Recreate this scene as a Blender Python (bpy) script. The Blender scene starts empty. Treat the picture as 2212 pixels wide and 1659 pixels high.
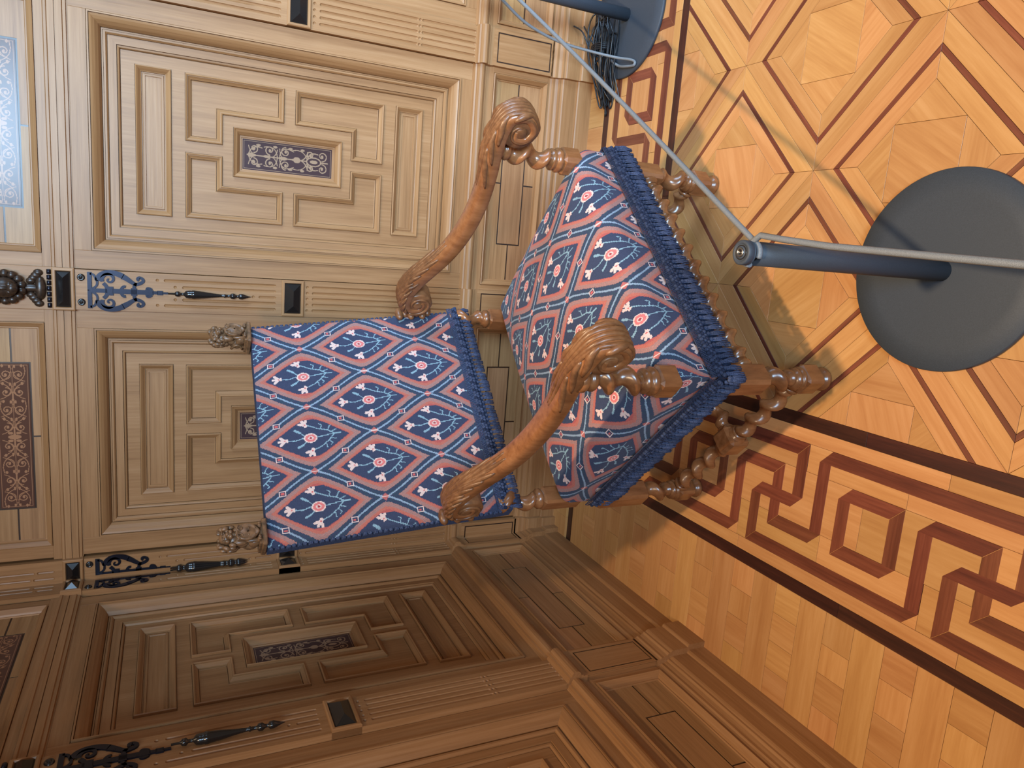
import bpy, bmesh, math, random
import numpy as np
from mathutils import Vector, Matrix
random.seed(7)
SC = bpy.context.scene
COL = SC.collection
PI = math.pi

# ------------------------------------------------------------------ camera, world, lights, exposure
cam_d = bpy.data.cameras.new('camera')
cam = bpy.data.objects.new('camera', cam_d); COL.objects.link(cam)
cam_d.sensor_fit = 'HORIZONTAL'; cam_d.sensor_width = 36.0
cam_d.lens = 1561.68 / 2212 * 36.0
cam_d.clip_start = 0.02
R0 = Vector((0.98086, 0.194576, -0.007334)); R1 = Vector((0.076679, -0.420614, -0.903993)); R2 = Vector((-0.17898, 0.886128, -0.427484))
# the photograph is a portrait shot lying on its side: its right edge is the floor side
mx = Matrix((R1, R0, -R2)).transposed().to_4x4()
mx.translation = Vector((1.13, -2.469, 1.4))
cam.matrix_world = mx
SC.camera = cam

w = bpy.data.worlds.new('world'); SC.world = w; w.use_nodes = True
bg = w.node_tree.nodes['Background']
bg.inputs[0].default_value = (1.0, 0.76, 0.56, 1); bg.inputs[1].default_value = 0.17

def area(name, loc, target, size, size_y, power, color, spread=PI):
    d = bpy.data.lights.new(name, 'AREA'); d.shape = 'RECTANGLE'; d.size = size; d.size_y = size_y
    d.energy = power; d.color = color
    o = bpy.data.objects.new(name, d); COL.objects.link(o); o.location = loc
    o.rotation_euler = (Vector(target) - Vector(loc)).to_track_quat('-Z', 'Y').to_euler()
    d.spread = spread
    return o
area('window_light', (1.9, -5.4, 2.7), (2.2, 0, 1.2), 1.3, 2.2, 74, (0.46, 0.72, 1.0), math.radians(56))
area('side_window_light', (3.4, -1.15, 1.75), (1.7, -0.05, 0.8), 1.1, 1.8, 17, (0.45, 0.70, 1.0), math.radians(60))
ld = bpy.data.lights.new('chandelier_light', 'SPOT'); ld.energy = 385; ld.color = (1.0, 0.74, 0.47)
ld.spot_size = math.radians(116); ld.spot_blend = 1.0; ld.shadow_soft_size = 0.05
lo = bpy.data.objects.new('chandelier_light', ld); COL.objects.link(lo); lo.location = (1.22, -1.62, 3.1)
lo.rotation_euler = (Vector((2.0, -2.2, 0)) - lo.location).to_track_quat('-Z', 'Y').to_euler()

l2 = bpy.data.lights.new('warm_fill_light', 'SPOT'); l2.energy = 120; l2.color = (1.0, 0.72, 0.45)  # added warm fill: softens the chair's shadow and lifts the walls, no real lamp
l2.spot_size = math.radians(150); l2.spot_blend = 1.0; l2.shadow_soft_size = 0.18
l2o = bpy.data.objects.new('warm_fill_light', l2); COL.objects.link(l2o); l2o.location = (0.45, -3.5, 3.1)
l2o.rotation_euler = (Vector((0.7, 0, 1.3)) - l2o.location).to_track_quat('-Z', 'Y').to_euler()
SC.view_settings.view_transform = 'Standard'
SC.view_settings.look = 'None'
SC.view_settings.gamma = 1.0
SC.view_settings.use_curve_mapping = False
SC.view_settings.exposure = 0.0

# ------------------------------------------------------------------ helpers
def lin(c):
    c = np.asarray(c, float) / 255.0
    return np.where(c <= 0.04045, c / 12.92, ((c + 0.055) / 1.055) ** 2.4)
def rgba(c): return tuple(float(x) for x in lin(c)) + (1.0,)

class NT:
    def __init__(s, name, rough=0.5, metal=0.0, spec=0.5):
        s.m = bpy.data.materials.new(name); s.m.use_nodes = True
        s.t = s.m.node_tree; s.b = s.t.nodes['Principled BSDF']
        s.b.inputs['Roughness'].default_value = rough; s.b.inputs['Metallic'].default_value = metal
        s.b.inputs['Specular IOR Level'].default_value = spec
    def n(s, typ, **kw):
        nd = s.t.nodes.new(typ)
        for k, v in kw.items():
            if k.startswith('i_'): nd.inputs[int(k[2:])].default_value = v
            else: setattr(nd, k, v)
        return nd
    def l(s, a, b): s.t.links.new(a, b)

def wood(name, cols, scale, rough=0.42, bump=0.25, rnd=0.0, spec=0.5, coat=0.0):
    """grainy wood: object coordinates stretched along the grain, colour ramp, pores and slight relief"""
    k = NT(name, rough, 0, spec)
    tc = k.n('ShaderNodeTexCoord'); mp = k.n('ShaderNodeMapping')
    mp.inputs['Scale'].default_value = scale
    oi = k.n('ShaderNodeObjectInfo')
    mul = k.n('ShaderNodeVectorMath', operation='SCALE'); mul.inputs['Scale'].default_value = 37.0
    cmb = k.n('ShaderNodeCombineXYZ')
    for i in range(3): k.l(oi.outputs['Random'], cmb.inputs[i])
    k.l(cmb.outputs[0], mul.inputs[0])
    k.l(tc.outputs['Object'], mp.inputs['Vector'])
    add = k.n('ShaderNodeVectorMath', operation='ADD')
    k.l(mp.outputs[0], add.inputs[0]); k.l(mul.outputs[0], add.inputs[1])
    nz = k.n('ShaderNodeTexNoise'); nz.inputs['Scale'].default_value = 1.0; nz.inputs['Detail'].default_value = 6; nz.inputs['Roughness'].default_value = 0.62
    k.l(add.outputs[0], nz.inputs['Vector'])
    n2 = k.n('ShaderNodeTexNoise'); n2.inputs['Scale'].default_value = 0.16; n2.inputs['Detail'].default_value = 3
    k.l(add.outputs[0], n2.inputs['Vector'])
    mixf = k.n('ShaderNodeMath', operation='MULTIPLY_ADD'); mixf.inputs[1].default_value = 0.55
    k.l(nz.outputs[0], mixf.inputs[0])
    m2 = k.n('ShaderNodeMath', operation='MULTIPLY'); m2.inputs[1].default_value = 0.45
    k.l(n2.outputs[0], m2.inputs[0]); k.l(m2.outputs[0], mixf.inputs[2])
    fac = mixf.outputs[0]
    rp = k.n('ShaderNodeValToRGB'); e = rp.color_ramp.elements
    e[0].position = 0.30; e[0].color = rgba(cols[0]); e[1].position = 0.68; e[1].color = rgba(cols[2])
    x = e.new(0.5); x.color = rgba(cols[1])
    k.l(fac, rp.inputs[0])
    out = rp.outputs[0]
    if rnd > 0:
        hv = k.n('ShaderNodeHueSaturation')
        mr = k.n('ShaderNodeMapRange'); mr.inputs['To Min'].default_value = 1 - rnd; mr.inputs['To Max'].default_value = 1 + rnd
        k.l(oi.outputs['Random'], mr.inputs['Value']); k.l(mr.outputs[0], hv.inputs['Value'])
        w2 = k.n('ShaderNodeMath', operation='MULTIPLY'); w2.inputs[1].default_value = 7.31
        fr = k.n('ShaderNodeMath', operation='FRACT')
        k.l(oi.outputs['Random'], w2.inputs[0]); k.l(w2.outputs[0], fr.inputs[0])
        mh = k.n('ShaderNodeMapRange'); mh.inputs['To Min'].default_value = 0.496; mh.inputs['To Max'].default_value = 0.508
        k.l(fr.outputs[0], mh.inputs['Value']); k.l(mh.outputs[0], hv.inputs['Hue'])
        k.l(out, hv.inputs['Color']); out = hv.outputs[0]
    k.l(out, k.b.inputs['Base Color'])
    bp = k.n('ShaderNodeBump'); bp.inputs['Strength'].default_value = bump; bp.inputs['Distance'].default_value = 0.0006
    k.l(nz.outputs[0], bp.inputs['Height']); k.l(bp.outputs[0], k.b.inputs['Normal'])
    if coat: k.b.inputs['Coat Weight'].default_value = coat; k.b.inputs['Coat Roughness'].default_value = 0.18
    return k.m

def plain(name, col, rough=0.5, metal=0.0, spec=0.5, noise=0.0, nscale=200, bump=0.0):
    k = NT(name, rough, metal, spec)
    k.b.inputs['Base Color'].default_value = rgba(col)
    if noise or bump:
        tc = k.n('ShaderNodeTexCoord'); nz = k.n('ShaderNodeTexNoise'); nz.inputs['Scale'].default_value = nscale; nz.inputs['Detail'].default_value = 4
        k.l(tc.outputs['Object'], nz.inputs['Vector'])
        if noise:
            c = np.array(col, float)
            rp = k.n('ShaderNodeValToRGB'); e = rp.color_ramp.elements
            e[0].position = .3; e[1].position = .7
            e[0].color = rgba(np.clip(c * (1 - noise), 0, 255)); e[1].color = rgba(np.clip(c * (1 + noise), 0, 255))
            k.l(nz.outputs[0], rp.inputs[0]); k.l(rp.outputs[0], k.b.inputs['Base Color'])
        if bump:
            bp = k.n('ShaderNodeBump'); bp.inputs['Strength'].default_value = bump; bp.inputs['Distance'].default_value = 0.001
            k.l(nz.outputs[0], bp.inputs['Height']); k.l(bp.outputs[0], k.b.inputs['Normal'])
    return k.m

OAKC = [(131, 91, 56), (152, 109, 70), (166, 124, 85)]
WV = wood('wall_oak_upright', OAKC, (150, 150, 5), rough=.42, bump=.35, spec=.32)
WHB = wood('wall_oak_level_back', OAKC, (5, 150, 150), rough=.42, bump=.35, spec=.32)
WHL = wood('wall_oak_level_left', OAKC, (150, 5, 150), rough=.42, bump=.35, spec=.32)
UPC = [(128, 90, 58), (156, 115, 77), (174, 132, 92)]
WUB = wood('wall_panel_board_back', UPC, (5, 150, 150), rough=.40, bump=.3, rnd=.10, spec=.32)
WUL = wood('wall_panel_board_left', UPC, (150, 5, 150), rough=.40, bump=.3, rnd=.10, spec=.32)
WDK = plain('dark_line_inlay', (44, 26, 16), .35)
BLK = plain('ebonised_wood', (30, 27, 26), .16, 0, .6)
STRAP = plain('blackened_strap_metal', (40, 40, 50), .28, .75, .5)
FLO = wood('floor_oak', [(174, 119, 70), (189, 136, 84), (200, 149, 98)], (7, 110, 110), rough=.40, bump=.18, rnd=.11)
FLD = wood('floor_mahogany', [(84, 40, 28), (112, 58, 40), (132, 74, 52)], (9, 140, 140), rough=.42, bump=.2, rnd=.14)
FLK = wood('floor_dark_band', [(44, 20, 15), (62, 30, 22), (82, 42, 30)], (9, 140, 140), rough=.40, bump=.2, rnd=.06)
JOINT = plain('floor_joint', (70, 40, 20), .7)
CHW = wood('chair_walnut', [(92, 54, 30), (130, 82, 48), (152, 102, 64)], (60, 60, 14), rough=.27, bump=.15, spec=.55, coat=.25)
CHD = wood('chair_carving', [(74, 46, 28), (110, 72, 44), (136, 94, 60)], (90, 90, 60), rough=.36, bump=.3)
LION = plain('finial_carving', (104, 76, 52), .36, 0, .5, .25, 90, .25)
MASK = plain('dark_carved_oak', (52, 37, 27), .35, 0, .5, .25, 120, .3)
NAVY = plain('navy_wool', (58, 66, 88), .95, 0, .1, .30, 400, .6)
NAVYD = plain('shadow_navy_wool', (36, 42, 60), .95, 0, .1, .3, 400, .6)  # darker copy of the wool: shade painted behind tassels, tone change in knots
DKIRON = plain('charcoal_powder_coat', (56, 63, 72), .55, .0, .4, .10, 900, .15)
CORD = plain('grey_elastic_cord', (108, 112, 116), .6, 0, .4, .2, 1500, .3)
CABLE = plain('black_cable', (26, 28, 32), .35, 0, .5)
STEEL = plain('brushed_steel', (150, 150, 150), .3, 1.0)

def colmat(name, rough, spec, sheen=0.0, weave=0.0):
    k = NT(name, rough, 0, spec)
    at = k.n('ShaderNodeAttribute', attribute_name='Col')
    k.l(at.outputs['Color'], k.b.inputs['Base Color'])
    if weave:
        tc = k.n('ShaderNodeTexCoord')
        wv = k.n('ShaderNodeTexNoise'); wv.inputs['Scale'].default_value = 420; wv.inputs['Detail'].default_value = 2
        k.l(tc.outputs['Object'], wv.inputs['Vector'])
        bp = k.n('ShaderNodeBump'); bp.inputs['Strength'].default_value = weave; bp.inputs['Distance'].default_value = .0012
        k.l(wv.outputs[0], bp.inputs['Height']); k.l(bp.outputs[0], k.b.inputs['Normal'])
    if sheen: k.b.inputs['Sheen Weight'].default_value = sheen
    return k.m
for _m in (NAVY,):
    _t = _m.node_tree; _b = _t.nodes['Principled BSDF']; _lk = _b.inputs['Base Color'].links[0]; _src = _lk.from_socket
    _oi = _t.nodes.new('ShaderNodeObjectInfo'); _hv = _t.nodes.new('ShaderNodeHueSaturation'); _mr = _t.nodes.new('ShaderNodeMapRange')
    _mr.inputs['To Min'].default_value = .72; _mr.inputs['To Max'].default_value = 1.30
    _t.links.new(_oi.outputs['Random'], _mr.inputs['Value']); _t.links.new(_mr.outputs[0], _hv.inputs['Value'])
    _t.links.new(_src, _hv.inputs['Color']); _t.links.new(_hv.outputs[0], _b.inputs['Base Color'])
FAB = colmat('needlepoint_wool', .95, .1, .08, .5)
MARQ = colmat('marquetry_veneer', .22, .22)

class MB:
    """mesh builder: verts + faces with material index and smooth flag"""
    def __init__(s): s.v = []; s.f = []; s.mi = []; s.sm = []
    def face(s, pts, mi=0, sm=False):
        i = len(s.v); s.v += [tuple(p) for p in pts]; s.f.append(tuple(range(i, i + len(pts)))); s.mi.append(mi); s.sm.append(sm)
    def mesh(s, verts, faces, mi=0, sm=False):
        i = len(s.v); s.v += [tuple(p) for p in verts]
        for f in faces: s.f.append(tuple(a + i for a in f)); s.mi.append(mi); s.sm.append(sm)
    def box(s, c, h, mi=0, rot=None, bev=0.0):
        """box centred c half-size h; bev chamfers every edge"""
        c = Vector(c)
        if bev <= 0:
            vs = [Vector((x * h[0], y * h[1], z * h[2])) for x in (-1, 1) for y in (-1, 1) for z in (-1, 1)]
            fs = [(0, 1, 3, 2), (4, 6, 7, 5), (0, 4, 5, 1), (2, 3, 7, 6), (0, 2, 6, 4), (1, 5, 7, 3)]
        else:
            bm = bmesh.new(); bmesh.ops.create_cube(bm, size=2)
            for v in bm.verts: v.co = Vector((v.co.x * h[0], v.co.y * h[1], v.co.z * h[2]))
            bmesh.ops.bevel(bm, geom=bm.edges[:], offset=bev, segments=1, affect='EDGES')
            bm.verts.index_update(); vs = [v.co.copy() for v in bm.verts]; fs = [[v.index for v in f.verts] for f in bm.faces]; bm.free()
        if rot is not None: vs = [rot @ v for v in vs]
        s.mesh([v + c for v in vs], fs, mi)
    def build(s, name, mats, parent=None, loc=None):
        me = bpy.data.meshes.new(name); me.from_pydata(s.v, [], s.f)
        for m in (mats if isinstance(mats, (list, tuple)) else [mats]): me.materials.append(m)
        if s.f:
            me.polygons.foreach_set('material_index', s.mi); me.polygons.foreach_set('use_smooth', s.sm)
        me.update()
        o = bpy.data.objects.new(name, me); COL.objects.link(o)
        if parent is not None: o.parent = parent
        if loc is not None: o.location = loc
        return o

def empty(name, loc=(0, 0, 0), rz=0, parent=None):
    o = bpy.data.objects.new(name, None); COL.objects.link(o); o.location = loc; o.rotation_euler = (0, 0, rz)
    if parent is not None: o.parent = parent
    return o
def tag(o, label, cat, group=None, kind=None):
    o['label'] = label; o['category'] = cat
    if group: o['group'] = group
    if kind: o['kind'] = kind
    return o
def copy_tree(o, parent=None, off=None):
    c = o.copy(); COL.objects.link(c)
    if parent is not None: c.parent = parent
    if off is not None: c.location = Vector(o.location) + Vector(off)
    for ch in [x for x in bpy.data.objects if x.parent == o]: copy_tree(ch, c)
    return c
def smoothmerge(o, ang=40, dist=1e-5):
    bm = bmesh.new(); bm.from_mesh(o.data); bmesh.ops.remove_doubles(bm, verts=bm.verts, dist=dist)
    bmesh.ops.recalc_face_normals(bm, faces=bm.faces); bm.to_mesh(o.data); bm.free()

def ring_tube(mb, rings, close_ends=True, sm=True, mi=0):
    """rings: list of lists of Vectors with equal count"""
    n = len(rings[0]); i0 = len(mb.v)
    for r in rings: mb.v += [tuple(p) for p in r]
    for a in range(len(rings) - 1):
        for b in range(n):
            c = (b + 1) % n
            mb.f.append((i0 + a * n + b, i0 + a * n + c, i0 + (a + 1) * n + c, i0 + (a + 1) * n + b)); mb.mi.append(mi); mb.sm.append(sm)
    if close_ends:
        mb.f.append(tuple(i0 + b for b in reversed(range(n)))); mb.mi.append(mi); mb.sm.append(False)
        e = i0 + (len(rings) - 1) * n
        mb.f.append(tuple(e + b for b in range(n))); mb.mi.append(mi); mb.sm.append(False)

def basis(d):
    d = Vector(d).normalized(); u = Vector((0, 0, 1)) if abs(d.z) < .9 else Vector((1, 0, 0))
    a = u.cross(d).normalized(); return a, d.cross(a).normalized(), d
def tube(mb, pts, r, n=8, sm=True, mi=0):
    pts = [Vector(p) for p in pts]; rings = []
    a = None
    for i, p in enumerate(pts):
        d = (pts[min(i + 1, len(pts) - 1)] - pts[max(i - 1, 0)]).normalized()
        if a is None: a, b, _ = basis(d)
        else:
            a = (a - d * a.dot(d)).normalized(); b = d.cross(a)
        rr = r[i] if isinstance(r, (list, tuple)) else r
        rings.append([p + a * (rr * math.cos(2 * PI * k / n)) + b * (rr * math.sin(2 * PI * k / n)) for k in range(n)])
    ring_tube(mb, rings, True, sm, mi)
def lathe(mb, p0, axis, prof, n=20, mi=0):
    """prof: (t along axis, radius)"""
    a, b, d = basis(axis); p0 = Vector(p0)
    ring_tube(mb, [[p0 + d * t + a * (r * math.cos(2 * PI * k / n)) + b * (r * math.sin(2 * PI * k / n)) for k in range(n)] for t, r in prof], True, True, mi)
def barley(mb, p0, p1, r, amp, pitch, phase=0, n=16, step=.004, hand=1, taper=.012):
    """barley-sugar twist: a round section whose centre runs round the axis"""
    p0 = Vector(p0); p1 = Vector(p1); L = (p1 - p0).length; a, b, d = basis(p1 - p0)
    m = max(8, int(L / step)); rings = []
    for i in range(m + 1):
        t = L * i / m; th = hand * 2 * PI * t / pitch + phase
        q = min(1, t / taper, (L - t) / taper); q = max(q, 0); q = q * q * (3 - 2 * q)
        am = amp * q; rr = r * (0.92 + .08 * q)
        c = p0 + d * t + (a * math.cos(th) + b * math.sin(th)) * am
        rings.append([c + a * (rr * math.cos(2 * PI * k / n)) + b * (rr * math.sin(2 * PI * k / n)) for k in range(n)])
    ring_tube(mb, rings, True, True)
def blob(mb, c, r, rot=None, seg=10, rings=6, mi=0):
    """ellipsoid of radii r (3-tuple)"""
    c = Vector(c); vs = [Vector((0, 0, r[2]))]
    for i in range(1, rings):
        th = PI * i / rings
        for k in range(seg):
            ph = 2 * PI * k / seg
            vs.append(Vector((r[0] * math.sin(th) * math.cos(ph), r[1] * math.sin(th) * math.sin(ph), r[2] * math.cos(th))))
    vs.append(Vector((0, 0, -r[2]))); fs = []
    for k in range(seg): fs.append((0, 1 + k, 1 + (k + 1) % seg))
    for i in range(rings - 2):
        for k in range(seg):
            a = 1 + i * seg + k; b = 1 + i * seg + (k + 1) % seg
            fs.append((a, a + seg, b + seg, b))
    l = len(vs) - 1
    for k in range(seg): fs.append((l, 1 + (rings - 2) * seg + (k + 1) % seg, 1 + (rings - 2) * seg + k))
    if rot is not None: vs = [rot @ v for v in vs]
    mb.mesh([v + c for v in vs], fs, mi, True)

def inset_convex(p, g):
    p = [Vector(q) for q in p]; n = len(p); out = []
    for i in range(n):
        a, b, c = p[i - 1], p[i], p[(i + 1) % n]
        d1 = (b - a).normalized(); d2 = (c - b).normalized()
        n1 = Vector((-d1.y, d1.x)); n2 = Vector((-d2.y, d2.x))
        k = 1 + n1.dot(n2)
        out.append(b + (n1 + n2) * (g / max(k, .15)))
    return out
def area2(p): return sum(p[i - 1][0] * p[i][1] - p[i][0] * p[i - 1][1] for i in range(len(p))) / 2
def clip(p, f):
    """clip polygon by half-plane f(q) >= 0"""
    out = []
    for i in range(len(p)):
        a, b = p[i - 1], p[i]; fa, fb = f(a), f(b)
        if (fa >= 0) != (fb >= 0):
            t = fa / (fa - fb); out.append((a[0] + (b[0] - a[0]) * t, a[1] + (b[1] - a[1]) * t))
        if fb >= 0: out.append(tuple(b))
    return out

# ------------------------------------------------------------------ floor
floor = MB(); floor.box((1.375, -1.15, -0.03), (1.375, 1.15, 0.02))
floor = floor.build('floor', JOINT); floor['kind'] = 'structure'; floor['label'] = 'inlaid parquet floor with a dark key-pattern border'
def piece(name, pts, ang, mat, top=0.0, gap=.00035, th=.010):
    pts = [(float(x), float(y)) for x, y in pts]
    q = []
    for a in pts:
        if not q or math.hypot(a[0] - q[-1][0], a[1] - q[-1][1]) > 1e-5: q.append(a)
    if len(q) > 2 and math.hypot(q[0][0] - q[-1][0], q[0][1] - q[-1][1]) < 1e-5: q.pop()
    if len(q) < 3: return
    ar = area2(q)
    if abs(ar) < 2e-5: return
    if ar < 0: q = q[::-1]
    cx = sum(a[0] for a in q) / len(q); cy = sum(a[1] for a in q) / len(q)
    ca, sa = math.cos(-ang), math.sin(-ang)
    loc = [Vector(((x - cx) * ca - (y - cy) * sa, (x - cx) * sa + (y - cy) * ca)) for x, y in q]
    loc = inset_convex(loc, gap)
    n = len(loc); ch = .0004
    tp = inset_convex(loc, ch)
    mb = MB()
    vs = [(v.x, v.y, 0) for v in tp] + [(v.x, v.y, -ch) for v in loc] + [(v.x, v.y, -th) for v in loc]
    fs = [tuple(range(n))]
    for k in (0, n):
        for i in range(n):
            j = (i + 1) % n; fs.append((k + i, k + n + i, k + n + j, k + j))
    mb.mesh(vs, fs)
    o = mb.build(name, mat, floor, (cx, cy, top)); o.rotation_euler = (0, 0, ang)
    return o

# border grid: band of 13 units from the dark outer line to the dark inner line
UX, X0 = .0343, .352          # left border: x = X0 + UX*i, y = YR - UY*j
UY, YR = .0335, -1.352
VB, YB0, XR, VX = .0330, -.1455, 1.746, .0336   # back border: y = YB0 - VB*i, x = XR - VX*j
def LB(i, j): return (X0 + UX * i, YR - UY * j)
def BBk(i, j): return (XR - VX * j, YB0 - VB * i)
Y_END = -2.3; X_END = 2.75
XI = X0 + UX * 13; YI = YB0 - VB * 13     # inner edge of border
def rect(a, b, c, d): return [(a, c), (b, c), (b, d), (a, d)]
# continuous bands (mitred at the corner)
def band(i0, i1, mat, name, seg):
    xa, xb = X0 + UX * i0, X0 + UX * i1; ya, yb = YB0 - VB * i0, YB0 - VB * i1
    y = None; cuts = [Y_END]
    ys = np.arange(Y_END, yb - .2, seg); ys = list(ys) + [None]
    for k in range(len(ys) - 1):
        y0 = ys[k]; y1 = ys[k + 1]
        if y1 is None: piece(name, [(xa, y0), (xb, y0), (xb, yb), (xa, ya)], PI / 2, mat)
        else: piece(name, rect(xa, xb, y0, y1), PI / 2, mat)
    xs = [None] + list(np.arange(xb + seg * .6, X_END + seg, seg))
    for k in range(len(xs) - 1):
        x0 = xs[k]; x1 = xs[k + 1]
        if x0 is None: piece(name, [(xa, ya), (xb, yb), (x1, yb), (x1, ya)], 0, mat)
        else: piece(name, rect(x0, x1, yb, ya), 0, mat)
band(0, 1, FLK, 'dark_strip', .9)
band(12, 13, FLK, 'dark_strip', .9)
band(1, 2, FLO, 'light_strip', .62)
band(11, 12, FLO, 'light_strip', .7)
# light ground of the key pattern, in three rows of blocks
def ground(fn, jr, ang, ymax):
    rows = [(2, 5), (5, 9), (9, 11)]
    for ri, (a, b) in enumerate(rows):
        j = jr[0] + ri * 3
        j = math.floor(j)
        while j < jr[1]:
            piece('ground_block', [fn(a, j), fn(b, j), fn(b, j + 8), fn(a, j + 8)], ang, FLO, -.0004)
            j += 8
# key chains: (i, j) paths swept by the diagonal (+1, +1)
def key(fn, js, je, ang_h, ang_v):
    def seg(p, q):
        (a, b), (c, d) = p, q
        if max(b, d) < js or min(b, d) > je: return
        if a == c:      # runs along the border: on top
            b, d = max(min(b, d), js), min(max(b, d), je)
            piece('key_strip', [fn(a, b), fn(a, d), fn(a + 1, d + 1), fn(a + 1, b + 1)], ang_h, FLD, .0004)
        else:
            a, c = min(a, c), max(a, c)
            piece('key_strip', [fn(a, b), fn(c, b), fn(c + 1, b + 1), fn(a + 1, b + 1)], ang_v, FLD, .0001)
    for k in range(-4, 4):
        o = 16 * k
        ch = [(2, -8), (2, 6), (8, 6), (8, 10), (4, 10), (4, 14), (10, 14), (10, 28), (6, 28), (6, 24), (2, 24)]
        for p, q in zip(ch, ch[1:]): 
            if k % 2 == 0: seg((p[0], p[1] + o), (q[0], q[1] + o))
            else: seg((p[0], p[1] + o), (q[0], q[1] + o))
        sq = [(4, 0), (8, 0), (8, 4), (4, 4), (4, 0)]
        for p, q in zip(sq, sq[1:]): seg((p[0], p[1] + o), (q[0], q[1] + o))
jl0 = (YR - (YB0 - VB * 13)) / UY; jl1 = (YR - Y_END) / UY
ground(LB, (jl0 - 1, jl1), PI / 2, 0); key(LB, jl0 + 1, jl1, PI / 2, 0)
jb0 = (XR - X_END) / VX; jb1 = (XR - XI) / VX
ground(BBk, (jb0, jb1), 0, 0); key(BBk, jb0, jb1 - 1, 0, PI / 2)
# corner block of the border
piece('corner_block', rect(X0 + UX * 2, X0 + UX * 11, YB0 - VB * 11, YB0 - VB * 2), 0, FLO, -.0006)
# wall-side planks, strips run towards the wall
k = 0; y = -.979 + .0785 * 11
while y > Y_END:
    y1 = y - .0785
    if y < -.15:
        if k % 2: xs = [.0, X0]
        else: xs = [.0, .103 + .02 * random.random(), .187 + .01 * random.random(), .270 + .008 * random.random(), X0]
        for a, b in zip(xs, xs[1:]): piece('plank', rect(a, b, y1, min(y, -.0)), 0 if k % 2 or random.random() < .5 else PI / 2, FLO)
    y = y1; k += 1
x = .02
while x < X_END:
    piece('plank', rect(x, x + .105, YB0, 0), PI / 2 if random.random() < .6 else 0, FLO); x += .105
# diamond lattice field
HX, HY, NX, NY = .290, .2835, 1.377, -1.135
def dia(cx, cy, s): return [(cx + HX * s, cy), (cx, cy + HY * s), (cx - HX * s, cy), (cx, cy - HY * s)]
SA, SB, SCi = .230 / .29, .2140 / .29, .162 / .29
for a in range(-3, 5):
    for b in range(-4, 4):
        if (a + b) % 2 == 0: continue
        cx, cy = NX + a * HX, NY + b * HY
        if cx - HX > X_END or cy + HY < Y_END or cx + HX < XI + .01 or cy - HY > YI - .01: continue
        polys = []
        rings = [dia(cx, cy, s) for s in (1, SA, SB, SCi)]
        for q in range(4):
            r = (q + 1) % 4; ang = math.atan2(rings[0][r][1] - rings[0][q][1], rings[0][r][0] - rings[0][q][0])
            polys.append(('lattice_strip', [rings[0][q], rings[0][r], rings[1][r], rings[1][q]], ang, FLO, 0))
            polys.append(('dark_line', [rings[1][q], rings[1][r], rings[2][r], rings[2][q]], ang, FLD, .0002))
            polys.append(('diamond_strip', [rings[2][q], rings[2][r], rings[3][r], rings[3][q]], ang, FLO, 0))
        d = rings[3]; mid = [((d[q][0] + d[(q + 1) % 4][0]) / 2, (d[q][1] + d[(q + 1) % 4][1]) / 2) for q in range(4)]
        for q in range(4):
            polys.append(('corner_piece', [d[q], mid[q], mid[q - 1]], PI / 4 + q * PI / 2 + random.choice([0, PI / 4]), FLO, 0))
        polys.append(('centre_piece', mid, random.choice([.4, 1.0, 2.2]), FLO, 0))
        for nm, p, ang, mat, top in polys:
            for f in (lambda t: t[0] - XI, lambda t: YI - t[1], lambda t: X_END - t[0], lambda t: t[1] - Y_END):
                p = clip(p, f)
                if len(p) < 3: break
            if len(p) >= 3: piece(nm, p, ang, mat, top)

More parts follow.
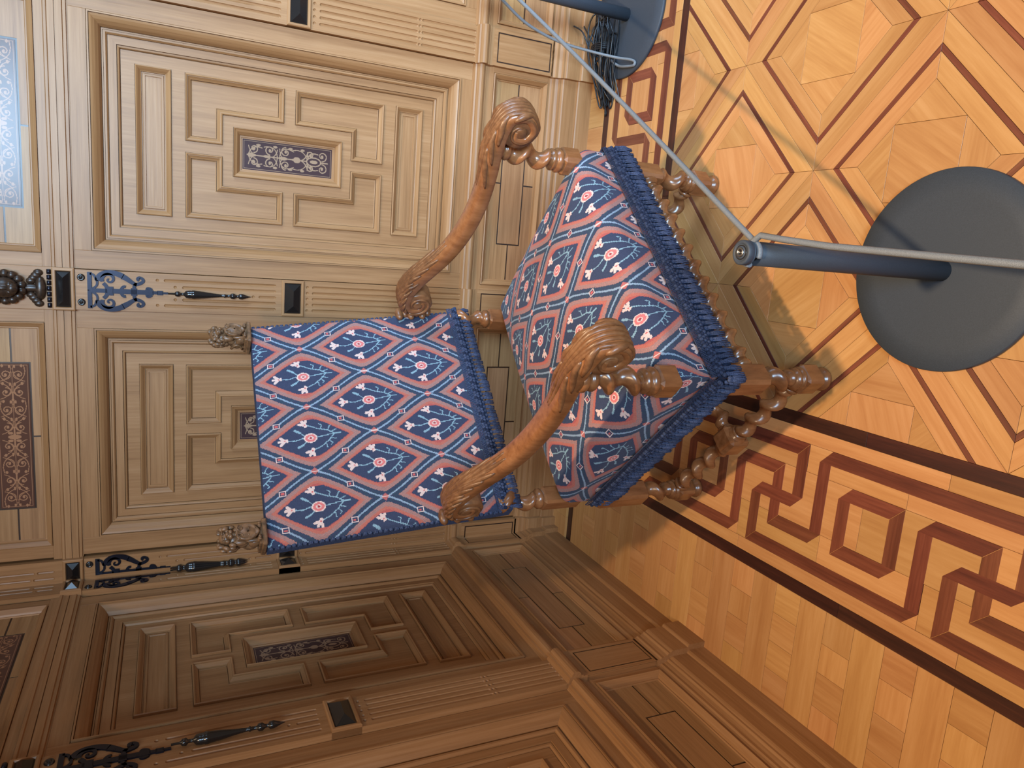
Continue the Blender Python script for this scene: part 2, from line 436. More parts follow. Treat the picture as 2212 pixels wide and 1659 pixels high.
# ------------------------------------------------------------------ walls
ZT = lambda z: (z - 1.4) * 1.0186 + 1.4
class Wall:
    def __init__(s, side):
        s.left = side == 'left'
        s.mats = [WV, WHL if s.left else WHB, WUL if s.left else WUB, WDK]
    def P(s, a, z, n): return Vector((n, -a, z)) if s.left else Vector((a, -n, z))
    def off(s, a): return (0, -a, 0) if s.left else (a, 0, 0)
    def face(s, mb, pts, mi=0, sm=False):
        q = [s.P(*p) for p in pts]
        if s.left: q = q[::-1]
        mb.face(q, mi, sm)
    def box(s, mb, a0, a1, z0, z1, n0, n1, mi=0, ch=0.0):
        """board with its face at n1, back at n0, chamfered face edges"""
        F = lambda *p: s.face(mb, p, mi)
        c = ch
        F((a0 + c, z0 + c, n1), (a1 - c, z0 + c, n1), (a1 - c, z1 - c, n1), (a0 + c, z1 - c, n1))
        ring0 = [(a0 + c, z0 + c, n1), (a1 - c, z0 + c, n1), (a1 - c, z1 - c, n1), (a0 + c, z1 - c, n1)]
        ring1 = [(a0, z0, n1 - c), (a1, z0, n1 - c), (a1, z1, n1 - c), (a0, z1, n1 - c)]
        ring2 = [(a0, z0, n0), (a1, z0, n0), (a1, z1, n0), (a0, z1, n0)]
        rr = [ring0, ring1, ring2] if c > 0 else [ring1, ring2]
        for u, v in zip(rr, rr[1:]):
            for i in range(4):
                j = (i + 1) % 4; F(u[i], v[i], v[j], u[j])
    def frame(s, mb, poly, prof, fill=True, n0=0.0, mi_fill=0, holes=None):
        """sweep prof (inset, n) round a rectilinear CCW polygon with mitred corners; fill the last ring"""
        rings = [[(p.x, p.y, n0 + n) for p in inset_convex(poly, d)] if d else [(p[0], p[1], n0 + n) for p in poly] for d, n in prof]
        N = len(poly)
        for u, v in zip(rings, rings[1:]):
            for i in range(N):
                j = (i + 1) % N
                horiz = abs(poly[i][1] - poly[j][1]) < 1e-6
                s.face(mb, (u[i], u[j], v[j], v[i]), 1 if horiz else 0)
        if fill: s.face(mb, rings[-1], mi_fill)
        return rings[-1]
    def holed(s, mb, outer, holes, n, mi=0):
        bm = bmesh.new(); es = []
        for loop in [outer] + holes:
            vs = [bm.verts.new((p[0], p[1], 0)) for p in loop]
            for i in range(len(vs)): es.append(bm.edges.new((vs[i - 1], vs[i])))
        bmesh.ops.triangle_fill(bm, edges=es, use_beauty=True, use_dissolve=False)
        for f in bm.faces:
            p = [(v.co.x, v.co.y, n) for v in f.verts]
            if area2(p) < 0: p = p[::-1]
            s.face(mb, p, mi)
        bm.free()
    def extr(s, mb, prof, a0, a1, mi=1, off=0.0, caps=True):
        """horizontal moulding: prof list of (n, z) from bottom to top"""
        for (n0, z0), (n1, z1) in zip(prof, prof[1:]):
            s.face(mb, ((a0, z0, n0 + off), (a1, z0, n0 + off), (a1, z1, n1 + off), (a0, z1, n1 + off)), mi)
        if caps:
            pr = [(prof[0][1], -.03)] + [(z, n + off) for n, z in prof] + [(prof[-1][1], -.03)]
            s.face(mb, [(a0, z, n) for z, n in pr][::-1], mi); s.face(mb, [(a1, z, n) for z, n in pr], mi)

def RECT(a0, a1, z0, z1): return [(a0, z0), (a1, z0), (a1, z1), (a0, z1)]
PROF_OUT = [(0, 0), (0, -.004), (.0016, -.004), (.0016, .005), (.0055, .005), (.0055, -.003), (.007, -.003), (.007, .001), (.012, -.001), (.020, -.007), (.028, -.016), (.0335, -.027), (.0335, -.034), (.0355, -.034), (.0355, -.029), (.0385, -.029), (.0385, -.034), (.040, -.034), (.040, -.026), (.045, -.026), (.049, -.031), (.049, -.037), (.0505, -.037), (.0505, -.034), (.072, -.034), (.072, -.042), (.0736, -.042), (.0736, -.038), (.078, -.039), (.0805, -.044), (.0805, -.049), (.082, -.049), (.082, -.044)]
PROF_KEY = [(0, 0), (0, -.004), (.0014, -.004), (.0014, .006), (.004, .0075), (.0065, .006), (.0065, .003), (.008, .003), (.013, -.002), (.0165, -.0045), (.0165, -.014), (.018, -.014), (.018, -.009), (.020, -.010)]
PROF_STR = [(0, 0), (0, -.004), (.0014, -.004), (.0014, .006), (.004, .0075), (.009, .003), (.015, -.004), (.0165, -.0045), (.017, -.010), (.020, -.010), (.0215, -.007), (.027, -.007), (.028, -.010), (.030, -.010)]
PROF_CEN = [(0, 0), (0, -.004), (.0014, -.004), (.0014, .007), (.003, .008), (.006, .004), (.012, .001), (.020, -.009), (.021, -.012), (.025, -.012), (.026, -.015), (.029, -.015)]
PROF_LOW = [(0, 0), (0, -.004), (.0014, -.004), (.0014, .004), (.004, .005), (.008, .001), (.015, -.006), (.017, -.011), (.020, -.011), (.022, -.014)]

# ---- marquetry: light scrollwork on dark veneer as a fine coloured grid
def spiral_pts(cx, cy, r, turns, a0, hand, n=60):
    t = np.linspace(0, 1, n); rr = r * (1 - t) ** .8 + .0; th = a0 + hand * 2 * PI * turns * t
    return np.stack([cx + rr * np.cos(th), cy + rr * np.sin(th)], 1)
def seg_dist(X, Y, pts):
    d = np.full(X.shape, 1e9)
    for (x0, y0), (x1, y1) in zip(pts[:-1], pts[1:]):
        dx, dy = x1 - x0, y1 - y0; L = dx * dx + dy * dy + 1e-12
        t = np.clip(((X - x0) * dx + (Y - y0) * dy) / L, 0, 1)
        d = np.minimum(d, np.hypot(X - x0 - t * dx, Y - y0 - t * dy))
    return d
def arc(p, q, bulge, n=14):
    p = np.array(p, float); q = np.array(q, float); t = np.linspace(0, 1, n)[:, None]
    m = (q - p); nrm = np.array([-m[1], m[0]])
    return p + m * t + nrm * (bulge * 4 * t * (1 - t))
def scroll_mask(X, Y, w, h, kind):
    """X in [-w/2, w/2], Y in [-h/2, h/2]; kind: 'tall' (centre plaque) or 'long' (frieze)"""
    ink = np.zeros(X.shape, bool)
    A = np.abs(X) if kind == 'tall' else X
    B = Y if kind == 'tall' else np.abs(Y)
    def st(pts, r): nonlocal ink; ink |= seg_dist(A, B, np.asarray(pts)) < r
    def disc(cx, cy, r, ry=None): nonlocal ink; ink |= ((A - cx) / r) ** 2 + ((B - cy) / (ry or r)) ** 2 < 1
    if kind == 'tall':
        k = w / .088
        S = lambda v: v * k
        H = h / 2
        for cy, r, hd, a0 in [(H * .78, S(.013), 1, PI), (H * .42, S(.0155), -1, PI), (H * .06, S(.0155), 1, 0), (-H * .52, S(.013), -1, 2.6), (-H * .80, S(.0165), 1, PI)]:
            cx = S(.0215); st(spiral_pts(cx, cy, r, 1.35, a0, hd), S(.0017)); disc(cx, cy, S(.0042))
        st([(0, -H * .93), (0, H * .93)], S(.0016))
        for y0, y1, b in [(H * .9, H * .6, .25), (H * .55, H * .25, -.3), (H * .2, -H * .12, .35), (-H * .1, -H * .45, -.25), (-H * .45, -H * .7, .3)]:
            st(arc((S(.002), y0), (S(.026), y1), b), S(.0016)); st(arc((S(.001), y1), (S(.030), y0), b), S(.0014))
        disc(0, -H * .60, S(.016), S(.026)); ink &= ~(((A) / S(.0125)) ** 2 + ((B + H * .60) / S(.0215)) ** 2 < 1)
        disc(0, -H * .60, S(.006), S(.013)); disc(0, H * .85, S(.007), S(.010)); disc(0, H * .48, S(.005), S(.012)); disc(0, H * .12, S(.006), S(.014)); disc(0, -H * .2, S(.010), S(.012))
        for yy in (.68, .3, -.05, -.33): disc(S(.034), H * yy, S(.004), S(.007))
    else:
        A = np.abs(A)
        k = h / .09; S = lambda v: v * k; n = 4
        for i in range(n):
            cx = (i + .55) * (w / 2) / n * .98
            r = S(.0165)
            st(spiral_pts(cx, S(.019), r, 1.4, PI if i % 2 else 0, 1 if i % 2 else -1), S(.0016)); disc(cx, S(.019), S(.0042))
            st(arc((cx - .028, S(.004)), (cx + .028, S(.034)), .22 if i % 2 else -.22), S(.0014))
            st(arc((cx - .02, S(.036)), (cx + .022, S(.003)), -.2), S(.0012))
            disc(cx + .026, S(.028), S(.0055), S(.004)); disc(cx + .024, S(.007), S(.006), S(.0035))
        disc(0, 0, S(.008), S(.020)); disc(.012, S(.012), S(.005), S(.008))
        st([(0, 0), (w / 2 * .9, 0)], S(.0012))
    return ink
def marq_grid(wl, name, a0, a1, z0, z1, n, kind, parent, res=.0012):
    W, H = a1 - a0, z1 - z0; nx, nz = int(W / res), int(H / res)
    xs = np.linspace(0, W, nx + 1); zs = np.linspace(0, H, nz + 1)
    xc = (xs[:-1] + xs[1:]) / 2 - W / 2; zc = (zs[:-1] + zs[1:]) / 2 - H / 2
    X, Z = np.meshgrid(xc, zc)
    m = .0045
    ink = scroll_mask(X, Z, W - 2 * m, H - 2 * m, kind)
    line = (np.maximum(np.abs(X) - (W / 2 - m), np.abs(Z) - (H / 2 - m)))
    ink |= np.abs(line) < .0009
    dark = lin((84, 54, 42)) if kind == 'long' else lin((66, 48, 48)); light = lin((152, 108, 78)) if kind == 'long' else lin((146, 118, 94))
    col = np.where(ink[..., None], light, dark)
    V = []
    for z in zs:
        for x in xs: V.append(tuple(wl.P(a0 + x, z0 + z, n)))
    idx = np.arange((nx + 1) * (nz + 1)).reshape(nz + 1, nx + 1)
    F = np.stack([idx[:-1, :-1], idx[:-1, 1:], idx[1:, 1:], idx[1:, :-1]], -1).reshape(-1, 4)
    if wl.left: F = F[:, ::-1]
    return color_mesh(name, V, F, col.reshape(-1, 3), MARQ, parent)
def color_mesh(name, V, F, C, mat, parent, smooth=False):
    V = np.asarray(V, np.float32); F = np.asarray(F, np.int32); me = bpy.data.meshes.new(name)
    me.vertices.add(len(V)); me.vertices.foreach_set('co', V.ravel())
    me.loops.add(F.size); me.loops.foreach_set('vertex_index', F.ravel())
    me.polygons.add(len(F)); me.polygons.foreach_set('loop_start', np.arange(0, F.size, 4, dtype=np.int32))
    me.polygons.foreach_set('use_smooth', np.full(len(F), smooth))
    at = me.color_attributes.new('Col', 'FLOAT_COLOR', 'CORNER')
    cc = np.ones((F.size, 4), np.float32); cc[:, :3] = np.repeat(C, 4, axis=0); at.data.foreach_set('color', cc.ravel())
    me.materials.append(mat); me.update(calc_edges=True); me.validate()
    o = bpy.data.objects.new(name, me); COL.objects.link(o); o.parent = parent
    return o

PITCH, C0 = .888, .482
def big_panel(wl, sc, parent):
    root = MB(); hw, zb, zt = .330, ZT(.508), ZT(1.601)
    outer = RECT(sc - hw, sc + hw, zb, zt)
    last = wl.frame(root, outer, PROF_OUT, fill=False)
    fld = [(p[0], p[1]) for p in last]
    zc = ZT(1.0545); kx = 1.0186
    shapes = []
    def L(sx, sz):
        x0, x1, x2 = .016 * kx, .104 * kx, .209 * kx
        y0, y1, y2 = .0165 * kx, .195 * kx, .300 * kx
        p = [(x2, y0), (x2, y2), (x0, y2), (x0, y1), (x1, y1), (x1, y0)]
        p = [(sc + sx * a, zc + sz * b) for a, b in p]
        return p if area2(p) > 0 else p[::-1]
    keys = [L(sx, sz) for sx in (-1, 1) for sz in (-1, 1)]
    strips = [RECT(sc - .211 * kx, sc + .211 * kx, ZT(1.390), ZT(1.486)), RECT(sc - .211 * kx, sc + .211 * kx, ZT(.622), ZT(.716))]
    cen = RECT(sc - .074 * kx, sc + .074 * kx, ZT(.889), ZT(1.220))
    N = -.044
    # the flat ground between the mouldings
    wl.holed(root, fld, keys + strips + [cen], N, 0)
    pf = root.build('panel_frame', wl.mats, parent)
    for kp in keys:
        m = MB(); wl.frame(m, kp, PROF_KEY, True, N, 0); m.build('corner_panel', wl.mats, pf)
    for sp in strips:
        m = MB(); lr = wl.frame(m, sp, PROF_STR, True, N, 1); m.build('strip_panel', wl.mats, pf)
    m = MB(); lr = wl.frame(m, cen, PROF_CEN, False, N); m.build('centre_frame', wl.mats, pf)
    marq_grid(wl, 'inlay_plaque', lr[0][0], lr[1][0], lr[0][1], lr[2][1], N - .015, 'tall', pf)
    return pf

def boards_with_lines(wl, parent, a0, a1, z0, z1, n, ia0, ia1, iz0, iz1, plaque):
    """sunk panel of boards with dark inlaid lines round a middle board or plaque"""
    g = .0024; zm = (iz0 + iz1) / 2; am = (ia0 + ia1) / 2
    m = MB(); wl.box(m, a0 - .004, a1 + .004, z0 - .004, z1 + .004, n - .012, n - .0012, 3)
    back = m.build('inlay_line', wl.mats, parent)
    def bd(p):
        q = MB(); top = inset_convex(p, g)
        P2 = [(v.x, v.y) for v in top]
        wl.face(q, [(x, z, n) for x, z in P2], 2)
        for i in range(len(P2)):
            j = (i + 1) % len(P2)
            wl.face(q, [(P2[j][0], P2[j][1], n), (P2[i][0], P2[i][1], n), (P2[i][0], P2[i][1], n - .003), (P2[j][0], P2[j][1], n - .003)], 2)
        q.build('board', wl.mats, parent)
    e = .0026
    A0, A1, Z0, Z1 = a0 - e, a1 + e, z0 - e, z1 + e
    bd([(A0, Z0), (am, Z0), (am, iz0), (ia0, iz0), (ia0, zm), (A0, zm)])
    bd([(am, Z0), (A1, Z0), (A1, zm), (ia1, zm), (ia1, iz0), (am, iz0)])
    bd([(A0, zm), (ia0, zm), (ia0, iz1), (am, iz1), (am, Z1), (A0, Z1)])
    bd([(am, iz1), (ia1, iz1), (ia1, zm), (A1, zm), (A1, Z1), (am, Z1)])
    if plaque: marq_grid(wl, 'inlay_plaque', ia0 + g, ia1 - g, iz0 + g, iz1 - g, n + .0004, 'long', parent, .0013)
    else: bd(RECT(ia0, ia1, iz0, iz1))

def low_panel(wl, sc, parent):
    m = MB(); z0, z1 = .166, .378
    lr = wl.frame(m, RECT(sc - .365, sc + .365, z0, z1), PROF_LOW, False, .014)
    o = m.build('dado_frame', wl.mats, parent)
    k = 1.012
    boards_with_lines(wl, o, lr[0][0], lr[1][0], lr[0][1], lr[2][1], 0, sc - .2145, sc + .2145, .2275, .3165, False)
    return o
def up_panel(wl, sc, parent):
    m = MB(); z0, z1 = ZT(1.722), ZT(1.894)
    lr = wl.frame(m, RECT(sc - .345, sc + .345, z0, z1), PROF_LOW, False, .004)
    o = m.build('frieze_frame', wl.mats, parent)
    boards_with_lines(wl, o, lr[0][0], lr[1][0], lr[0][1], lr[2][1], -.010, sc - .2225, sc + .2225, ZT(1.764), ZT(1.852), True)
    return o

def flute_half(z, ivals, r):
    for a, b in ivals:
        if a <= z <= b:
            if z < a + r: return math.sqrt(max(0, r * r - (a + r - z) ** 2))
            if z > b - r: return math.sqrt(max(0, r * r - (z - b + r) ** 2))
            return r
    return 0.0
def fluted_board(wl, c, half, z0, z1, n, cols, parent, name, lo=None):
    """board whose face carries round-ended flutes and dimples; cols: list of (offset, intervals)"""
    m = MB(); r = .0046; dep = .0042
    edges = sorted(cols); a = c - half if lo is None else lo
    xs = [a] + [c + (p[0] + q[0]) / 2 for p, q in zip(edges, edges[1:])] + [c + half]
    for i, (offx, iv) in enumerate(edges):
        x0, x1 = xs[i], xs[i + 1]; xc = c + offx
        st = {z0, z1}
        for (p, q) in iv:
            for t in np.linspace(0, 1, 6):
                dz = r * (1 - math.cos(t * PI / 2)); st.add(p + dz); st.add(q - dz)
        st = sorted(z for z in st if z0 - 1e-9 <= z <= z1 + 1e-9)
        rows = []
        for z in st:
            h = flute_half(z, iv, r); d = dep * h / r
            rows.append([(x0, z, n), (xc - h, z, n), (xc - h * .7, z, n - d * .72), (xc, z, n - d), (xc + h * .7, z, n - d * .72), (xc + h, z, n), (x1, z, n)])
        for u, v in zip(rows, rows[1:]):
            for k in range(6):
                if abs(u[k][0] - u[k + 1][0]) < 1e-7 and abs(v[k][0] - v[k + 1][0]) < 1e-7: continue
                wl.face(m, (u[k], u[k + 1], v[k + 1], v[k]), 0)
    b = -.03
    for p in (((xs[0], z0, b), (xs[0], z0, n), (xs[0], z1, n), (xs[0], z1, b)), ((xs[-1], z0, n), (xs[-1], z0, b), (xs[-1], z1, b), (xs[-1], z1, n)),
              ((xs[0], z0, b), (xs[-1], z0, b), (xs[-1], z0, n), (xs[0], z0, n)), ((xs[0], z1, n), (xs[-1], z1, n), (xs[-1], z1, b), (xs[0], z1, b))):
        wl.face(m, p, 0)
    return m.build(name, wl.mats, parent)
def pyramid_block(wl, a0, a1, z0, z1, n, parent):
    m = MB(); wl.frame(m, RECT(a0, a1, z0, z1), [(0, -.02), (0, .006), (.003, .008), (.008, .008), (.010, .004)], False, n)
    o = m.build('block_frame', wl.mats, parent)
    q = MB(); b0, b1, y0, y1 = a0 + .010, a1 - .010, z0 + .010, z1 - .010
    zm = (y0 + y1) / 2; h = (y1 - y0) / 2; n0, n1 = n + .004, n + .020
    if b1 - b0 > 2 * h:
        A, B = (b0 + h, zm, n1), (b1 - h, zm, n1)
        wl.face(q, ((b0, y0, n0), (b1, y0, n0), B, A)); wl.face(q, ((b1, y1, n0), (b0, y1, n0), A, B))
        wl.face(q, ((b1, y0, n0), (b1, y1, n0), B)); wl.face(q, ((b0, y1, n0), (b0, y0, n0), A))
    else:
        A = (b0, zm, n1); B = (b1, zm, n1)
        wl.face(q, ((b0, y0, n0), (b1, y0, n0), (b1 - .01, zm, n1), A)); wl.face(q, ((b1, y1, n0), (b0, y1, n0), A, (b1 - .01, zm, n1)))
        wl.face(q, ((b1, y0, n0), (b1, y1, n0), (b1 - .01, zm, n1)))
    q.build('pyramid_boss', BLK, o)
    return o
def ribbon(wl, mb, pts, wd, n0, n1, mi=0):
    """flat cut-metal strip following pts (s, z) with width list"""
    P = [Vector(p) for p in pts]; L, R = [], []
    for i, p in enumerate(P):
        d = (P[min(i + 1, len(P) - 1)] - P[max(i - 1, 0)]).normalized(); nn = Vector((-d.y, d.x)); h = (wd[i] if isinstance(wd, (list, tuple, np.ndarray)) else wd) / 2
        L.append(p + nn * h); R.append(p - nn * h)
    for i in range(len(P) - 1):
        wl.face(mb, ((R[i].x, R[i].y, n1), (R[i + 1].x, R[i + 1].y, n1), (L[i + 1].x, L[i + 1].y, n1), (L[i].x, L[i].y, n1)), mi)
        wl.face(mb, ((L[i].x, L[i].y, n1), (L[i + 1].x, L[i + 1].y, n1), (L[i + 1].x, L[i + 1].y, n0), (L[i].x, L[i].y, n0)), mi)
        wl.face(mb, ((R[i + 1].x, R[i + 1].y, n1), (R[i].x, R[i].y, n1), (R[i].x, R[i].y, n0), (R[i + 1].x, R[i + 1].y, n0)), mi)
def bez(p0, p1, p2, p3, n=14):
    t = np.linspace(0, 1, n)[:, None]; p0, p1, p2, p3 = [np.array(p, float) for p in (p0, p1, p2, p3)]
    return (1 - t) ** 3 * p0 + 3 * (1 - t) ** 2 * t * p1 + 3 * (1 - t) * t * t * p2 + t ** 3 * p3
def strap(wl, c, n, parent, sides=(-1, 1)):
    """cut metal arabesque below the corner studs; z runs down from zt to zb"""
    m = MB(); zt, zb = ZT(1.612), ZT(1.404); n1 = n + .004
    def S(s_, pts, wd): ribbon(wl, m, [(c + s_ * x, zt - d) for x, d in pts], wd, n, n1)
    for s_ in sides:
        S(s_, [(-.001, .005), (.053, .005)], .011)
        S(s_, bez((.048, .006), (.047, .02), (.040, .018), (.030, .022)), .006)
        S(s_, bez((.006, .012), (.010, .022), (.016, .026), (.030, .024)), .006)
        S(s_, bez((.028, .026), (.052, .022), (.064, .060), (.044, .092), 18), np.linspace(.012, .016, 18))
        sp = spiral_pts(.034, .055, .019, 1.2, -PI / 2 - .4, 1, 26); S(s_, [tuple(p) for p in sp], np.linspace(.010, .004, 26))
        S(s_, bez((.044, .090), (.036, .108), (.026, .112), (.022, .128)), np.linspace(.016, .009, 14))
        S(s_, bez((.022, .122), (.026, .150), (.040, .150), (.043, .136)), np.linspace(.010, .008, 14))
        S(s_, bez((.043, .137), (.044, .128), (.036, .128), (.035, .134), 8), .008)
        S(s_, bez((.003, .048), (.012, .052), (.018, .044), (.022, .040)), .010)
        S(s_, bez((.002, .085), (.012, .088), (.016, .092), (.014, .098)), .008)
        S(s_, bez((.002, .120), (.010, .122), (.016, .118), (.022, .124)), .009)
        S(s_, bez((.002, .158), (.012, .150), (.016, .158), (.008, .168)), .008)
    k0, k1 = (-.5 if -1 in sides else 0), (.5 if 1 in sides else 0)
    for a, b, wd in ((.004, .05, .012), (.045, .066, .026), (.064, .15, .014), (.112, .128, .022), (.15, .172, .016), (.17, .184, .009), (.182, .198, .013), (.196, .212, .006)):
        x0, x1 = c + wd * k0, c + wd * k1
        wl.box(m, x0, x1, zt - b, zt - a, n, n1 + .0004, 0)
    return m.build('strap_mount', STRAP, parent)
def turned_drop(wl, c, n, parent):
    m = MB(); top = ZT(1.404)
    prof = [(0, .0025), (.018, .003), (.022, .0075), (.030, .0085), (.034, .004), (.044, .004), (.050, .011), (.060, .0125), (.066, .0120), (.068, .0135), (.074, .0135), (.078, .0125), (.100, .0105), (.125, .0070), (.150, .0045), (.158, .0045), (.161, .0065), (.164, .0045), (.176, .004), (.180, .0085), (.188, .009), (.194, .0045), (.200, .0035), (.204, .0085), (.212, .0088), (.222, .0055), (.232, .002), (.238, .0006)]
    lathe(m, wl.P(c, top, n + .011), (0, 0, -1), prof, 14)
    return m.build('turned_drop', BLK, parent)
def stud(wl, c, z, n, parent):
    m = MB(); ax = wl.P(0, 0, 1)
    lathe(m, wl.P(c, z, n - .002), ax, [(0, .0105), (.003, .0105), (.006, .009), (.0065, .006), (.0055, .0055), (.0055, .0045), (.009, .0035), (.010, .001)], 16)
    return m.build('stud', BLK, parent)

def pilaster(wl, c, parent, half=.0585, lo=None, sides=(-1, 1)):
    n = .018; zb, zt = .448, ZT(1.6435)
    t1, t2, t3, tE = ZT(1.415), ZT(1.365), ZT(1.146), ZT(1.094)
    b0, b1 = ZT(1.008), ZT(1.077)
    cable = ZT(.665); fb = ZT(.470); ft = ZT(.982); dz = ZT(.997)
    low = [(fb, cable - .006), (cable - .0046, cable + .0046), (cable + .006, ft), (dz - .0046, dz + .0046)]
    cols = []
    for offx in (-.038, -.019, 0, .019, .038):
        if lo is not None and offx < -.001: continue
        k = abs(offx)
        if k > .03: up = [(tE, t1), (ZT(1.432) - .0046, ZT(1.432) + .0046)]
        elif k > .01: up = [(tE, t2), (ZT(1.384) - .0046, ZT(1.384) + .0046)]
        else: up = [(tE, t3), (ZT(1.162) - .0046, ZT(1.162) + .0046)]
        cols.append((offx, sorted(low + up)))
    fbd = fluted_board(wl, c, half, zb, zt, n, cols, parent, 'pilaster', lo)
    a0 = c - half if lo is None else lo
    pyramid_block(wl, a0, c + half, b0, b1, n, fbd)
    pyramid_block(wl, a0 - (.003 if lo is None else 0), c + half + .003, ZT(1.644), ZT(1.699), n, fbd)
    for s_ in sides: stud(wl, c + s_ * .036, ZT(1.628), n, fbd)
    strap(wl, c, n, fbd, sides); turned_drop(wl, c, n, fbd)
    return fbd

def pedestal(wl, c, parent, half=.060, lo=None):
    """projecting base block under a pilaster with an inlaid line rectangle"""
    a0 = c - half if lo is None else lo; a1 = c + half; n = .032
    m = MB(); wl.box(m, a0, a1, .16, .392, -.03, n - .003, 0); wl.box(m, a0 + .002, a1 - .002, .162, .390, n - .004, n - .0008, 3)
    o = m.build('pedestal', wl.mats, parent)
    e = .0135; g = .0022
    i0 = a0 + e if lo is None else lo; i1 = a1 - e; z0, z1 = .152 + .022, .392 - .016
    def bd(x0, x1, y0, y1, mi): 
        q = MB(); wl.box(q, x0, x1, y0, y1, n - .002, n, mi); q.build('board', wl.mats, o)
    bd(i0 + (g if lo is None else 0), i1 - g, z0 + g, z1 - g, 0)
    if lo is None: bd(a0, i0 - g, .16, .392, 0)
    bd(i1 + g, a1, .16, .392, 0); bd(i0 - g, i1 + g, .16, z0 - g, 0); bd(i0 - g, i1 + g, z1 + g, .392, 0)
    return o
BASEP = [(.045, 0), (.045, .054), (.043, .058), (.036, .060), (.036, .112), (.034, .116), (.030, .120), (.030, .126), (.024, .130), (.020, .140), (.020, .148), (.016, .152), (.014, .158), (.014, .166)]
TORP = [(.014, .378), (.014, .404), (.018, .406), (.018, .412), (.022, .414), (.027, .417), (.0305, .423), (.031, .429), (.029, .436), (.022, .441), (.016, .442), (.014, .447), (.006, .449), (.0, .452)]
RAILP = [(0.0, ZT(1.6435)), (0.0, ZT(1.646)), (.006, ZT(1.647)), (.006, ZT(1.654)), (.010, ZT(1.656)), (.010, ZT(1.672)), (.006, ZT(1.6725)), (.006, ZT(1.674)), (.010, ZT(1.6745)), (.010, ZT(1.690)), (.013, ZT(1.692)), (.013, ZT(1.698)), (.005, ZT(1.701)), (.004, ZT(1.722))]
TOPP = [(.004, ZT(1.894)), (.004, ZT(1.93)), (.012, ZT(1.935)), (.02, ZT(1.945)), (.03, ZT(1.965)), (.03, ZT(1.985)), (0, ZT(1.986))]

